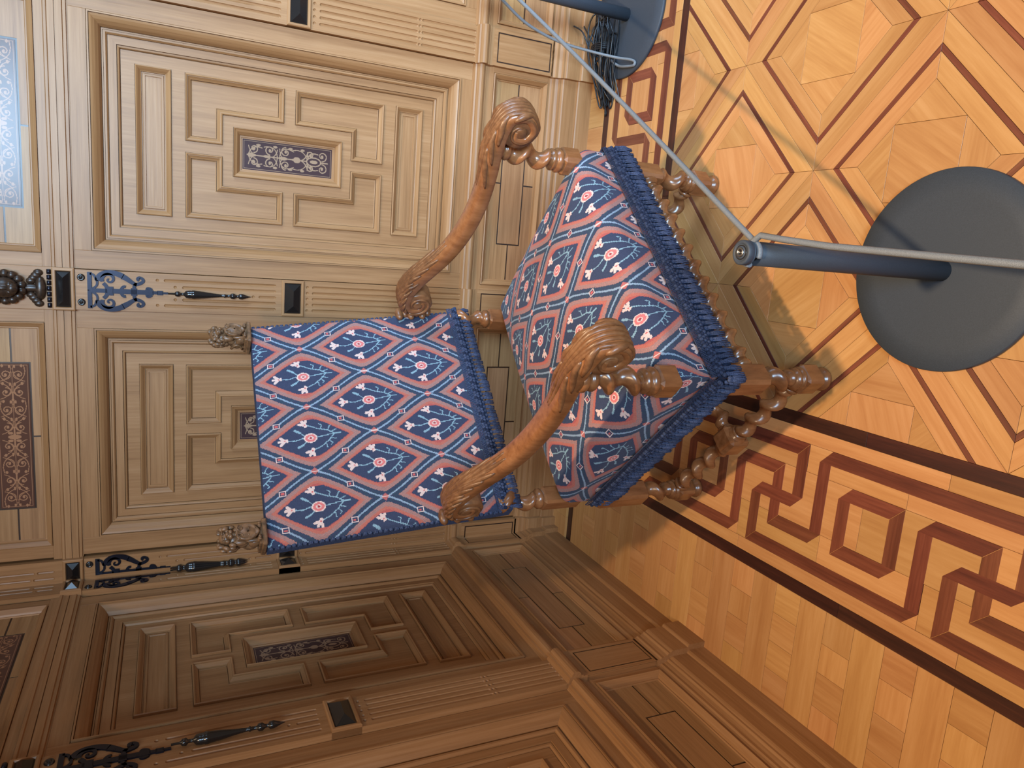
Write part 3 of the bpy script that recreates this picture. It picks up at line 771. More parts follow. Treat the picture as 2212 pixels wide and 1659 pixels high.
def build_wall(side, nb):
    wl = Wall(side); length = C0 + PITCH * nb
    m = MB(); wl.box(m, 0, length, 0, 3.0, -.12, -.062, 1)
    root = m.build('wall_' + side, wl.mats); root['kind'] = 'structure'
    root['label'] = 'oak panelled wall behind the armchair' if side == 'back' else 'oak panelled wall in shadow left of the armchair'
    protos = []
    # bay: everything between two pilasters, built once and copied along
    def bay(sc):
        out = []
        out.append(big_panel(wl, sc, root)); out.append(low_panel(wl, sc, root)); out.append(up_panel(wl, sc, root))
        zb, zt = ZT(.508), ZT(1.601); z0, z1 = .448, ZT(1.6435)
        hw = .330; ps = PITCH / 2 - .0600
        def bd(nm, a0, a1, y0, y1, mi, n1=0.0, n0=-.06):
            q = MB(); wl.box(q, a0, a1, y0, y1, n0, n1, mi, .0006); out.append(q.build(nm, wl.mats, root))
        bd('stile', sc - ps, sc - hw, z0, z1, 0); bd('stile', sc + hw, sc + ps, z0, z1, 0)
        bd('rail', sc - hw, sc + hw, zt, z1, 1); bd('rail', sc - hw, sc + hw, z0, zb, 1)
        bd('dado_stile', sc - ps, sc - .365, .166, .378, 0, .014); bd('dado_stile', sc + .365, sc + ps, .166, .378, 0, .014)
        bd('frieze_stile', sc - ps, sc - .345, ZT(1.722), ZT(1.894), 0, .004); bd('frieze_stile', sc + .345, sc + ps, ZT(1.722), ZT(1.894), 0, .004)
        for nm, pr in (('skirting', BASEP), ('dado_moulding', TORP), ('frieze_rail', RAILP), ('cornice', TOPP)):
            q = MB(); wl.extr(q, pr, sc - ps - .006, sc + ps + .006, 1, 0, True); out.append(q.build(nm, wl.mats, root))
        return out
    b0 = bay(C0)
    for k in range(1, nb):
        for o in b0: copy_tree(o, root, wl.off(PITCH * k))
    def mid(c):
        out = [pilaster(wl, c, root), pedestal(wl, c, root)]
        for nm, pr in (('skirting', BASEP), ('dado_moulding', TORP)):
            q = MB(); wl.extr(q, pr if nm == 'skirting' else [(.014, .392)] + pr[1:], c - .0615, c + .0615, 1, .018, True); out.append(q.build(nm, wl.mats, root))
        q = MB(); wl.box(q, c - .0615, c + .0615, ZT(1.699), ZT(1.986), -.03, .016, 0, .001); o = q.build('frieze_block', wl.mats, root); out.append(o)
        # hinge barrel and carved mask above the rail
        h = MB()
        for i in range(7):
            x = c - .048 + .096 * i / 6; L = .0068
            lathe(h, wl.P(x - L, ZT(1.706), .021), wl.P(1, 0, 0) , [(0, .004), (.0006, .0055), (2 * L - .0006, .0055), (2 * L, .004)], 10)
        h.build('hinge_barrel', STRAP, o)
        k = MB()
        zc = ZT(1.808)
        wlP = lambda a, z, n: wl.P(c + a, z, n)
        for (a, z, n, r) in [(0, zc, .045, (.030, .030, .034)), (0, zc - .022, .066, (.016, .016, .014)), (-.010, zc - .016, .068, (.009, .009, .009)), (.010, zc - .016, .068, (.009, .009, .009)), (-.013, zc + .008, .066, (.006, .006, .006)), (.013, zc + .008, .066, (.006, .006, .006)), (0, zc + .002, .070, (.007, .009, .018)), (0, zc - .083, .022, (.034, .013, .014)), (0, zc - .062, .020, (.012, .012, .030))]:
            blob(k, wlP(a, z, n), (r[0], r[1], r[2]) if not wl.left else (r[1], r[0], r[2]), None, 12, 8)
        for i in range(14):
            t = 2 * PI * i / 14
            blob(k, wlP(.038 * math.cos(t), zc + .040 * math.sin(t), .032), (.012, .012, .012), None, 8, 6)
        for s_ in (-1, 1):
            for i in range(4):
                blob(k, wlP(s_ * (.020 + .008 * i), zc - .06 - .006 * i, .020), (.010, .008, .012), None, 8, 6)
        k.build('carved_mask', MASK, o)
        return out
    m0 = mid(C0 + PITCH / 2)
    for k in range(1, nb): 
        for o in m0: copy_tree(o, root, wl.off(PITCH * k))
    # corner: half a pilaster
    pilaster(wl, .034, root, .056, .0181, (1,)); pedestal(wl, .034, root, .0575, .0318)
    for nm, pr in (('skirting', BASEP), ('dado_moulding', TORP)):
        q = MB(); wl.extr(q, pr if nm == 'skirting' else [(.014, .392)] + pr[1:], .018, .0955, 1, .018, True); q.build(nm, wl.mats, root)
    r = .0046
    fluted_board(wl, .034, .056, ZT(1.699), ZT(1.986), .016, [(0, [(ZT(1.72), ZT(1.775)), (ZT(1.78), ZT(1.93))]), (.022, [(ZT(1.72), ZT(1.765)), (ZT(1.77), ZT(1.93))])], root, 'frieze_block', .0161)
    return root
build_wall('back', 3)
build_wall('left', 2)

# ------------------------------------------------------------------ armchair
YAW = math.radians(45.84465)
chair = empty('armchair', (1.12516503, -1.01915793, 0), YAW)
tag(chair, 'carved walnut armchair with barley-twist legs and blue and coral needlepoint upholstery', 'armchair')
# local frame: +X to the viewer's right when facing the chair, -Y towards the front
def CP(x, y, z): return Vector((x, -y, z))      # y here grows towards the front

# ---- needlepoint pattern: ogee lattice, coral frames, a flowering sprig in every medallion
PU, QV = .195, .329
def fabric(u, v):
    fr = lambda t, p: t - p * np.round(t / p)
    ua, va = fr(u, PU), fr(v, QV); ub, vb = fr(u - PU / 2, PU), fr(v - QV / 2, QV)
    Wd = lambda a: PU / 2 * (.66 * (1 - 2 * np.sqrt(a * a + 4e-5) / QV + .077 * (1 - 2 * a / QV)) + .34 * .5 * (1 + np.cos(2 * PI * a / QV)))
    inA = np.abs(ua) < Wd(np.abs(va))
    uu = np.where(inA, ua, ub); vv = np.where(inA, va, vb)
    d = (Wd(np.abs(vv)) - np.abs(uu)) * .86
    jit = (np.sin(u * 9173.1 + v * 5471.7) * 43758.5) % 1.0 - .5
    d = d + jit * .0009
    navy = lin((55, 62, 84)); navy2 = lin((50, 66, 79)); coral = lin((170, 99, 86)); pink = lin((152, 122, 118)); lt = lin((130, 148, 166)); white = lin((206, 180, 172)); teal = lin((126, 154, 166))
    C = np.empty(u.shape + (3,)); C[:] = navy
    C[(jit > .1) & (d < .0145)] = navy2
    C[d < .0042] = lt
    ins0 = (d > .0335) & (np.abs(uu) < .0555); fm = (d > .0145) & ~ins0
    C[fm] = coral
    outer = fm & (d < .0250)
    row = (np.floor((np.abs(uu) * 1.0 + np.abs(vv) * .6) / .0024) % 2) == 0
    C[outer & row] = pink * .82
    C[outer & ~row] = (coral * .45 + pink * .55)
    C[fm & (d > .0318)] = lin((164, 84, 80))
    # small square beads at the middles of the bands and a knot where bands touch
    mu, mv = np.abs(np.abs(ua) - PU / 4), np.abs(np.abs(va) - QV / 4)
    q = np.maximum(mu, mv * .85)
    C[q < .0074] = white; C[q < .0052] = navy; C[q < .0030] = lin((182, 90, 88))
    for cu, cv in ((PU / 2, 0), (0, QV / 2)):
        a, b = np.abs(fr(u - cu, PU)), np.abs(fr(v - cv, QV))
        C[(a + b < .0105)] = lin((170, 96, 92)); C[(a < .0016) & (b < .009)] = white
    # sprig
    ins = ins0
    def seg(pts, r, col):
        m = ins & (seg_dist(uu, vv, pts) < r); C[m] = col
    def disc(cu, cv, ru, rv, col):
        m = ins & (((uu - cu) / ru) ** 2 + ((vv - cv) / rv) ** 2 < 1); C[m] = col
    seg([(.006, -.078), (.006, -.06), (.002, -.03), (0, -.012)], .0014, teal)
    seg([(.006, -.062), (.018, -.045), (.026, -.02), (.040, .006)], .0014, teal)
    seg([(.006, -.062), (-.012, -.046), (-.028, -.026), (-.036, -.006)], .0014, teal)
    seg([(0, 0), (.002, .02), (-.003, .038), (0, .058)], .0014, teal)
    seg([(.018, -.045), (.030, -.050), (.034, -.058)], .0012, teal); seg([(.012, -.052), (.018, -.066)], .0012, teal); seg([(.024, -.028), (.036, -.030), (.040, -.024)], .0012, teal)
    seg([(-.012, -.046), (-.022, -.054), (-.026, -.050)], .0012, teal); seg([(-.020, -.037), (-.034, -.040)], .0012, teal); seg([(-.006, -.050), (-.010, -.064)], .0012, teal)
    seg([(.006, .012), (.018, .024), (.026, .034)], .0012, teal); seg([(-.008, .010), (-.018, .020), (-.022, .034)], .0012, teal)
    seg([(.020, .026), (.028, .038)], .0030, teal); seg([(-.018, .020), (-.024, .032)], .0026, teal)
    disc(0, 0, .0142, .0172, white); disc(0, 0, .0112, .0136, lin((200, 110, 108))); disc(0, 0, .0055, .007, white); disc(0, 0, .003, .004, lin((150, 60, 66)))
    for cu, cv, a in ((.041, .012, .5), (-.038, -.001, 2.6), (.001, .064, 1.57)):
        for k in (-1, 0, 1):
            aa = a + k * .8; seg([(cu, cv), (cu + .0145 * math.cos(aa), cv + .0145 * math.sin(aa))], .0037, white)
            aa = a + PI + k * .5; seg([(cu, cv), (cu + .006 * math.cos(aa), cv + .006 * math.sin(aa))], .0024, white)
        disc(cu, cv, .0022, .0022, lin((190, 96, 96)))
    sh = 1 + .16 * jit
    return C * sh[..., None]

def cloth_patch(name, S, T, pos, uv, parent):
    """grid of stitches: S, T parameter samples; pos(S,T)->xyz arrays, uv(S,T)->pattern coordinates"""
    ns, nt = len(S), len(T); A, B = np.meshgrid(S, T)
    X, Y, Z = pos(A, B); V = np.stack([X, Y, Z], -1).reshape(-1, 3)
    a, b = np.meshgrid((S[:-1] + S[1:]) / 2, (T[:-1] + T[1:]) / 2); u, v = uv(a, b)
    idx = np.arange(ns * nt).reshape(nt, ns)
    F = np.stack([idx[:-1, :-1], idx[:-1, 1:], idx[1:, 1:], idx[1:, :-1]], -1).reshape(-1, 4)
    return V, F, fabric(u, v).reshape(-1, 3)
ST = .0021
# ---- seat cushion
SA_, SB0, SB1 = .356, -.565, .040      # half width, back edge, front edge
yc, hb = (SB0 + SB1) / 2, (SB1 - SB0) / 2
SR, SKIRT = .035, .115
def edge(s, a):
    """arc length from the middle -> (offset, drop) round a soft edge"""
    e = np.abs(s) - (a - SR); qa = SR * PI / 2
    ph = np.clip(e, 0, qa) / SR
    off = np.where(e <= 0, np.abs(s), a - SR + SR * np.sin(ph)); drop = np.where(e <= 0, 0, SR * (1 - np.cos(ph)) + np.clip(e - qa, 0, None))
    return np.sign(s) * off, drop
def seat_pos(s, t):
    x, dx = edge(s, SA_); y, dy = edge(t, hb)
    dome = .052 * (1 - np.clip(np.abs(x) / SA_, 0, 1) ** 2.4) * (1 - np.clip(np.abs(y) / hb, 0, 1) ** 2.6)
    drop = (dx ** 3 + dy ** 3) ** (1 / 3)
    taper = 1 - .035 * np.clip((hb - y) / (2 * hb), 0, 1)
    return x * taper, -(yc + y), .468 + dome - drop
seat_uv = lambda s, t: (s - .0095 - 0 * t, -(yc + t) - .313)
ea, eb = SA_ - SR + SR * PI / 2, hb - SR + SR * PI / 2
def lin_s(a, b): return np.linspace(a, b, int((b - a) / ST) + 1)
parts = [cloth_patch('', lin_s(-ea, ea), lin_s(-eb, eb), seat_pos, seat_uv, None)]
sk = SKIRT - SR
parts.append(cloth_patch('', lin_s(-ea, ea), lin_s(eb, eb + sk), seat_pos, seat_uv, None))
parts.append(cloth_patch('', lin_s(ea, ea + sk), lin_s(-eb, eb), seat_pos, seat_uv, None))
parts.append(cloth_patch('', lin_s(-ea - sk, -ea), lin_s(-eb, eb), seat_pos, seat_uv, None))
parts.append(cloth_patch('', lin_s(-ea, ea), lin_s(-eb - sk, -eb), seat_pos, seat_uv, None))
def join_patches(name, parts, parent, flip=False):
    o = 0; V, F, C = [], [], []
    for v, f, c in parts: V.append(v); F.append(f[:, ::-1] if flip else f); F[-1] = F[-1] + o; C.append(c); o += len(v)
    return color_mesh(name, np.concatenate(V), np.concatenate(F), np.concatenate(C), FAB, parent, True)
seat = join_patches('seat', parts, chair, True)
mb = MB(); mb.box((0, -yc, .345), (SA_ - .03, hb - .012, .045), 0, None, .004)
mb.build('seat_frame', CHW, chair)
# ---- upholstered back: leaning panel
BW, BZ0, BZ1 = .335, .598, 1.192
def back_y(z): return -.580 - (z - .56) * .109 / .629
NB = Vector((0, -1, -.109 / .629)).normalized()     # outward (front) normal in local Blender axes
def back_pos(s, t):
    bulge = .012 * (1 - np.clip(np.abs(s) / BW, 0, 1) ** 4) * (1 - np.clip(np.abs((t - (BZ0 + BZ1) / 2) / ((BZ1 - BZ0) / 2)), 0, 1) ** 4)
    e = np.clip(np.abs(s) - (BW - .012), 0, None) ** 2 / .012 * .8
    y = back_y(t) + bulge - e
    return s, -y, t + 0 * s
lean = 1 / math.cos(math.atan(.109 / .629))
back_uv = lambda s, t: (s - .040, (t - .907) * lean)
p = cloth_patch('', lin_s(-BW, BW), lin_s(BZ0, BZ1), back_pos, back_uv, None)
back = join_patches('backrest', [p], chair, True)
mb = MB()
th = .045
def bq(x, z, o): return CP(x, back_y(z) - o, z)
for o0, o1, x1, z0, z1 in ((.009, th, BW, .585, BZ1),):
    c = [(-x1, z0), (x1, z0), (x1, z1), (-x1, z1)]
    f = [bq(x, z, o0) for x, z in c]; b = [bq(x, z, o1) for x, z in c]
    mb.face(f); mb.face(b[::-1])
    for i in range(4): j = (i + 1) % 4; mb.face((f[j], f[i], b[i], b[j]))
mb.build('back_cover', NAVY, back)
# braid down both edges of the back
for sx in (-1, 1):
    mb = MB(); n = 46
    for i in range(n):
        z = .60 + (BZ1 - .602) * (i + .5) / n
        mb.box(bq(sx * (BW + .001), z, .012), (.004, .006, .0045), 0, Matrix.Rotation(.3 * (-1) ** i, 3, 'X'), .0015)
    mb.build('braid', NAVY, back)

# ---- fringes: band, knots and tassels
def tassel_mesh(L, wd):
    m = MB(); rnd = random.Random(3)
    blob(m, (0, 0, -.0035), (wd * .36, .0052, .0052), None, 8, 5)
    for k in range(5):
        x = (k - 2) * wd * .15; y = -.0014 * (1 if k % 2 else -1)
        pts = []; rs = []
        for i in range(6):
            t = i / 5; z = -.006 - (L - .006) * t
            pts.append((x * (.45 + .75 * min(1, t * 1.6)) + rnd.uniform(-.0006, .0006), y - .0035 * math.sin(PI * min(1, t * 1.15)) + rnd.uniform(-.0005, .0005), z)); rs.append((.0013 + .0010 * math.sin(PI * min(1, t * 1.2))) if i < 5 else .0016)
        tube(m, pts, rs, 6)
    return m
TB = tassel_mesh(.046, .0145); tas_seat = TB.build('tassel', NAVY); tas_seat_me = tas_seat.data; bpy.data.objects.remove(tas_seat)
TB = tassel_mesh(.036, .0135); tas_back = TB.build('tassel', NAVY); tas_back_me = tas_back.data; bpy.data.objects.remove(tas_back)
def fringe(name, p0, p1, nrm, dn, me, pitch, band_h, parent, knot_rows=2):
    """band of braid from p0 to p1 hanging in direction dn, outward normal nrm, with a row of tassels"""
    p0, p1, nrm, dn = Vector(p0), Vector(p1), Vector(nrm).normalized(), Vector(dn).normalized()
    d = (p1 - p0); L = d.length; d.normalize(); m = MB()
    n = int(L / .004); rows = 4
    for r in range(rows):
        for i in range(n):
            a = p0 + d * (L * i / n); b = p0 + d * (L * (i + 1) / n); h0 = dn * (band_h * r / rows); h1 = dn * (band_h * (r + 1) / rows)
            e = nrm * (.0035 + .0016 * ((i + r) % 2)); m.face((a + h0 + e, b + h0 + e, b + h1 + e, a + h1 + e))
    m.face((p0 + nrm * .001, p1 + nrm * .001, p1 + nrm * .004, p0 + nrm * .004))
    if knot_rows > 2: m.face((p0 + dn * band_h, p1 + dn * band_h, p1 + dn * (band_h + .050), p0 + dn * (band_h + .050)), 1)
    for r in range(knot_rows):
        for i in range(int(L / (pitch * .62))):
            c = p0 + d * (pitch * .62 * (i + .5 + .5 * (r % 2))) + dn * (band_h - .001 + .0072 * r) + nrm * (.005 + .001 * random.random())
            blob(m, c, (.0054, .0054, .0054), None, 8, 5, 0 if (i + r) % 3 else 1)
    o = m.build(name, [NAVY, NAVYD], parent)
    k = int(round(L / pitch)); rot = Matrix((d, -nrm, -dn)).transposed().to_4x4()
    for i in range(k):
        c = p0 + d * (L * (i + .5) / k) + dn * (band_h + .0066 * knot_rows + random.uniform(-.0012, .0012)) + nrm * .005
        t = bpy.data.objects.new('tassel', me); COL.objects.link(t); t.parent = o
        rr = rot @ Matrix.Rotation(random.uniform(-.09, .09), 4, 'Y') @ Matrix.Rotation(random.uniform(-.08, .05), 4, 'X')
        rr.translation = c; t.matrix_local = rr
    return o
FZ = .385
def corner_tassel(par, c, a):
    t = bpy.data.objects.new('tassel', tas_seat_me); COL.objects.link(t); t.parent = par
    t.matrix_local = Matrix.Translation(c) @ Matrix.Rotation(a, 4, 'Z')
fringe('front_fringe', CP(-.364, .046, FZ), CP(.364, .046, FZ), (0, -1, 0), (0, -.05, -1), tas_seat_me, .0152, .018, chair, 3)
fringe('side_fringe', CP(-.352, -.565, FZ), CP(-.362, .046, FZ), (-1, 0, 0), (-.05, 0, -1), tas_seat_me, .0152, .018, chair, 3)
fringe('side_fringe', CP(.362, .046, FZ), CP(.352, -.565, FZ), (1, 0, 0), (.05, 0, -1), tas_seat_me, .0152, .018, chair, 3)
ff = [o for o in bpy.data.objects if o.name.startswith('front_fringe')][0]
for sx in (-1, 1):
    for q in (-.006, .006): corner_tassel(ff, CP(sx * (.369 + q * .3), .050 - q * .3, FZ - .040), sx * (.6 + q * 60))
zt = .632
fringe('back_fringe', CP(-BW - .004, back_y(zt) + .006, zt), CP(BW + .004, back_y(zt) + .006, zt), NB, (0, -.05, -1), tas_back_me, .0142, .020, chair, 2)

# ---- legs, posts, stretchers
def block(mb, c, h, hz, ch=.006):
    mb.box(c, (h, h, hz), 0, None, ch)
LX, LYB = .335, -.556
def leg(x, y, front):
    mb = MB(); P = lambda z: CP(x, y, z)
    lathe(mb, P(0), (0, 0, 1), [(0, .022), (.003, .026), (.010, .0285), (.017, .026), (.020, .021), (.026, .020), (.030, .0215)], 20)
    block(mb, P(.056), .0275, .028, .007)
    lathe(mb, P(.078), (0, 0, 1), [(0, .022), (.005, .0285), (.010, .0295), (.013, .026), (.015, .023), (.018, .0265), (.023, .0265), (.026, .021), (.030, .019)], 20)
    barley(mb, P(.100), P(.196), .0205, .0095, .066, .8 if x < 0 else 2.2, 16, .004, 1 if x < 0 else -1, .02)
    block(mb, P(.270), .0285, .078, .008)
    o = mb.build('front_leg' if front else 'back_leg', CHW, chair); smoothmerge(o); return o
for sx in (-1, 1): leg(sx * LX, 0, True); leg(sx * LX, LYB, False)
# side stretchers: twist - block - twist
def stretcher(name, a, b, mid=True):
    mb = MB(); a, b = Vector(a), Vector(b); d = (b - a).normalized(); L = (b - a).length
    def run(p, q, hand):
        lathe(mb, p, q - p, [(0, .017), (.004, .021), (.009, .021), (.012, .017)], 16)
        lathe(mb, q, p - q, [(0, .017), (.004, .021), (.009, .021), (.012, .017)], 16)
        barley(mb, p + (q - p).normalized() * .010, q - (q - p).normalized() * .010, .0175, .0085, .062, .4, 14, .004, hand, .02)
    if mid:
        m = (a + b) / 2; g = d * .030
        run(a, m - g, 1); run(m + g, b, -1)
        mb.box(m, (.031, .031, .031), 0, Matrix.Rotation(0, 3, 'Z'), .008)
        for s_ in (-1, 1): lathe(mb, m + d * (s_ * .026), d * s_, [(0, .027), (.004, .026), (.010, .0205), (.016, .018)], 16)
    else: run(a, b, 1)
    o = mb.build(name, CHW, chair); smoothmerge(o); return o
for sx in (-1, 1): stretcher('side_stretcher', CP(sx * LX, -.026, .078), CP(sx * LX, LYB + .026, .078))
stretcher('cross_stretcher', CP(-LX + .028, LYB / 2, .078), CP(LX - .028, LYB / 2, .078), False)
mb = MB(); a, b = CP(-LX + .026, .004, .238), CP(LX - .026, .004, .238)
lathe(mb, a, b - a, [(0, .019), (.006, .023), (.012, .023), (.016, .018), (.022, .018)], 18); lathe(mb, b, a - b, [(0, .019), (.006, .023), (.012, .023), (.016, .018), (.022, .018)], 18)
barley(mb, a + Vector((.018, 0, 0)), b - Vector((.018, 0, 0)), .0185, .0085, .0535, 1.0, 16, .0035, 1, .02)
o = mb.build('front_stretcher', CHW, chair); smoothmerge(o)
# back uprights between seat and back
for sx in (-1, 1):
    mb = MB(); x = sx * .312; yb = -.592
    block(mb, CP(x, yb, .440), .026, .060, .007)
    lathe(mb, CP(x, yb, .498), (0, 0, 1), [(0, .022), (.004, .0275), (.012, .0275), (.017, .023), (.022, .0185)], 18)
    barley(mb, CP(x, yb, .515), CP(x, yb - .006, .625), .020, .010, .075, .5, 16, .004, sx, .014)
    o = mb.build('back_post', CHW, chair); smoothmerge(o)
# arm posts
PXA = .342
for sx in (-1, 1):
    mb = MB(); x = sx * PXA; y = .006
    block(mb, CP(x, y, .473), .0285, .030, .009)
    lathe(mb, CP(x, y, .498), (0, 0, 1), [(0, .024), (.004, .030), (.012, .031), (.017, .027), (.020, .0235), (.025, .027), (.029, .027), (.033, .022), (.036, .019)], 20)
    barley(mb, CP(x, y, .530), CP(x, y + .010, .655), .0215, .0105, .064, 2.5 if sx < 0 else .7, 18, .004, -sx, .016)
    lathe(mb, CP(x, y + .010, .645), (0, 0, 1), [(0, .018), (.004, .024), (.010, .0265), (.016, .025), (.019, .020), (.024, .0255), (.030, .0285), (.040, .027)], 20)
    o = mb.build('arm_post', CHW, chair); smoothmerge(o)

# ---- arms: scroll - S curve - scroll
def cat(P, n):
    P = [np.array(p, float) for p in P]; out = []
    for i in range(len(P) - 1):
        p0 = P[max(i - 1, 0)]; p1 = P[i]; p2 = P[i + 1]; p3 = P[min(i + 2, len(P) - 1)]
        for t in np.linspace(0, 1, n, endpoint=False):
            out.append(.5 * ((2 * p1) + (-p0 + p2) * t + (2 * p0 - 5 * p1 + 4 * p2 - p3) * t * t + (-p0 + 3 * p1 - 3 * p2 + p3) * t ** 3))
    out.append(P[-1]); return out
def arm(sx):
    # (y, z, thickness, width) along the arm from the back scroll's eye to the front scroll's eye
    K = []
    cb = (-.532, .742)
    for a, r, t in ((-.15, .012, .012), (-1.2, .020, .016), (-2.4, .028, .020), (-3.5, .034, .026), (-4.55, .040, .034)):
        pass
    for ang, r, t in ((20, .010, .010), (-60, .016, .014), (-140, .022, .018), (-220, .030, .022), (-265, .036, .030)):
        pass
    back_sp = [(-30, .008, .012), (-110, .015, .016), (-190, .023, .020), (-250, .030, .026)]
    # the back scroll turns: eye -> forward under -> behind -> over the top -> arm
    seq = [(10, .009, .012), (-70, .017, .016), (-150, .025, .020), (-215, .031, .026), (-258, .036, .034)]
    for ang, r, t in seq:
        a = math.radians(ang); K.append((cb[0] + r * math.cos(a), cb[1] + r * math.sin(a), t, .064))
    K += [(-.495, .781, .042, .062), (-.445, .765, .045, .058), (-.395, .738, .045, .054), (-.335, .708, .044, .052), (-.265, .687, .043, .052), (-.19, .677, .043, .053), (-.11, .677, .043, .055), (-.035, .686, .044, .058), (.035, .697, .043, .062)]
    cf = (.094, .655)
    for ang, r, t in [(95, .041, .036), (45, .042, .031), (-10, .039, .027), (-70, .034, .024), (-130, .027, .021), (-200, .020, .018), (-280, .012, .014)]:
        a = math.radians(ang); K.append((cf[0] + r * math.cos(a), cf[1] + r * math.sin(a), t, .066))
    pts = cat(K, 7); mb = MB(); rings = []
    X = sx * .331
    for i, p in enumerate(pts):
        q0 = pts[max(i - 1, 0)]; q1 = pts[min(i + 1, len(pts) - 1)]
        d = np.array([q1[0] - q0[0], q1[1] - q0[1]]); d /= np.linalg.norm(d); nrm = np.array([-d[1], d[0]])
        if nrm[1] < 0 and False: nrm = -nrm
        h, wd = p[2] / 2, p[3] / 2; R = []
        for k in range(20):
            th = 2 * PI * k / 20; cx, cz = math.cos(th), math.sin(th)
            e = .62 if cz > 0 else .38
            xx = math.copysign(abs(cx) ** e, cx) * wd; zz = math.copysign(abs(cz) ** (.8 if cz > 0 else .5), cz) * h
            R.append(CP(X + xx, p[0] + nrm[0] * zz, p[1] + nrm[1] * zz))
        rings.append(R)
    ring_tube(mb, rings, True, True)
    o = mb.build('arm', CHD if False else CHW, chair); smoothmerge(o)
    # side faces of the volutes with a raised spiral and eye
    for (c, R, hand, a0, nm) in ((cf, .052, -1, .3, 'front_scroll'), (cb, .050, 1, 2.6, 'back_scroll')):
        m = MB()
        lathe(m, CP(X - .0285, c[0], c[1]), (1, 0, 0), [(0, R * .55), (.001, R * .80), (.004, R * .86), (.053, R * .86), (.056, R * .80), (.057, R * .55)], 28)
        for s_ in (-1, 1):
            sp = spiral_pts(c[0], c[1], R * .80, 1.35, a0, hand, 40)
            tube(m, [CP(X + s_ * .0285, y, z) for y, z in sp[:-6]], [.0055 * (1 - .5 * i / 34) for i in range(34)], 8)
            lathe(m, CP(X + s_ * .024, c[0], c[1]), (s_, 0, 0), [(0, .016), (.006, .015), (.0085, .010), (.009, .004)], 18)
        m.build(nm, CHD, o)
    # carving over both ends: an acanthus leaf behind, reeded tongue over the front scroll
    def fr_(i):
        p = pts[i]; q0, q1 = pts[max(i - 1, 0)], pts[min(i + 1, len(pts) - 1)]
        d = np.array([q1[0] - q0[0], q1[1] - q0[1]]); d /= np.linalg.norm(d); nr = np.array([-d[1], d[0]])
        return p, d, nr
    def on(i, fx, lift=0.0):
        """point on the arm's upper skin at cross position fx (-1..1)"""
        p, d, nr = fr_(i); wd, h = p[3] / 2, p[2] / 2
        if abs(fx) <= .8: x, zf = fx * wd, 1 - .25 * abs(fx) ** 2.5
        else: x, zf = math.copysign(wd * (.8 + .22 * min(1, (abs(fx) - .8) / .4)), fx), .86 - (abs(fx) - .8) * 1.1
        return Vector((X + x, -(p[0] + nr[0] * (h * zf + lift)), p[1] + nr[1] * (h * zf + lift)))
    N = len(pts)
    def lobe(m, i, j, f0, f1, r):
        """raised tapering lobe from (i, f0) to (j, f1)"""
        n = 9; P_, R_ = [], []
        for k in range(n):
            t = k / (n - 1); ii = int(round(i + (j - i) * t)); f = f0 + (f1 - f0) * t ** 1.4
            P_.append(on(max(0, min(N - 1, ii)), f, -.25 * r)); R_.append(max(.0008, r * math.sin(PI * (.12 + .84 * t)) ** .7))
        Q = [P_[0]] 
        for q in P_[1:]:
            if (q - Q[-1]).length > 4e-4: Q.append(q)
        if len(Q) > 3: tube(m, Q, [R_[min(len(R_) - 1, int(k * (n - 1) / (len(Q) - 1)))] for k in range(len(Q))], 8)
    m = MB()
    lobe(m, 20, 56, 0, 0, .0048)
    for k in range(7):
        i = 23 + int(k * 4)
        for s_ in (-1, 1):
            lobe(m, i, i + 12, .10 * s_, (.62 - .05 * k) * s_, .0062); lobe(m, i - 2, i + 7, .45 * s_, 1.15 * s_ * (1 - .05 * k), .0064)
            if k < 5: lobe(m, i - 3, i + 4, .85 * s_, 1.42 * s_, .0056)
    m.build('back_acanthus', CHD, o)
    m = MB(); i0, i1 = N - 62, N - 14
    for fx, r, a_ in ((0, .0050, 6), (-.36, .0056, 0), (.36, .0056, 0), (-.74, .0056, 10), (.74, .0056, 10)):
        n = 26; P_ = [on(int(i0 + a_ + (i1 - i0 - a_) * k / n), fx * min(1, .35 + 1.3 * k / n), -.0016) for k in range(n + 1)]
        tube(m, P_, [r * min(1, .35 + k * .2) for k in range(n + 1)], 8)
    for s_ in (-1, 1):
        lobe(m, N - 50, N - 61, .55 * s_, 1.25 * s_, .0070); lobe(m, N - 44, N - 54, .6 * s_, 1.35 * s_, .0078); lobe(m, N - 36, N - 48, .6 * s_, 1.45 * s_, .0088); lobe(m, N - 28, N - 36, .7 * s_, 1.5 * s_, .009)
    m.build('front_acanthus', CHD, o)
    m = MB(); rr = random.Random(5)
    for k in range(6):
        z = .694 + .017 * k
        blob(m, CP(X + .006 * (-1) ** k, -.588 - .002 * k, z), (.025 - .002 * (k % 2), .012, .0125), None, 12, 7)
    m.build('carved_foot', CHD, o)
    return o
for sx in (-1, 1): arm(sx)

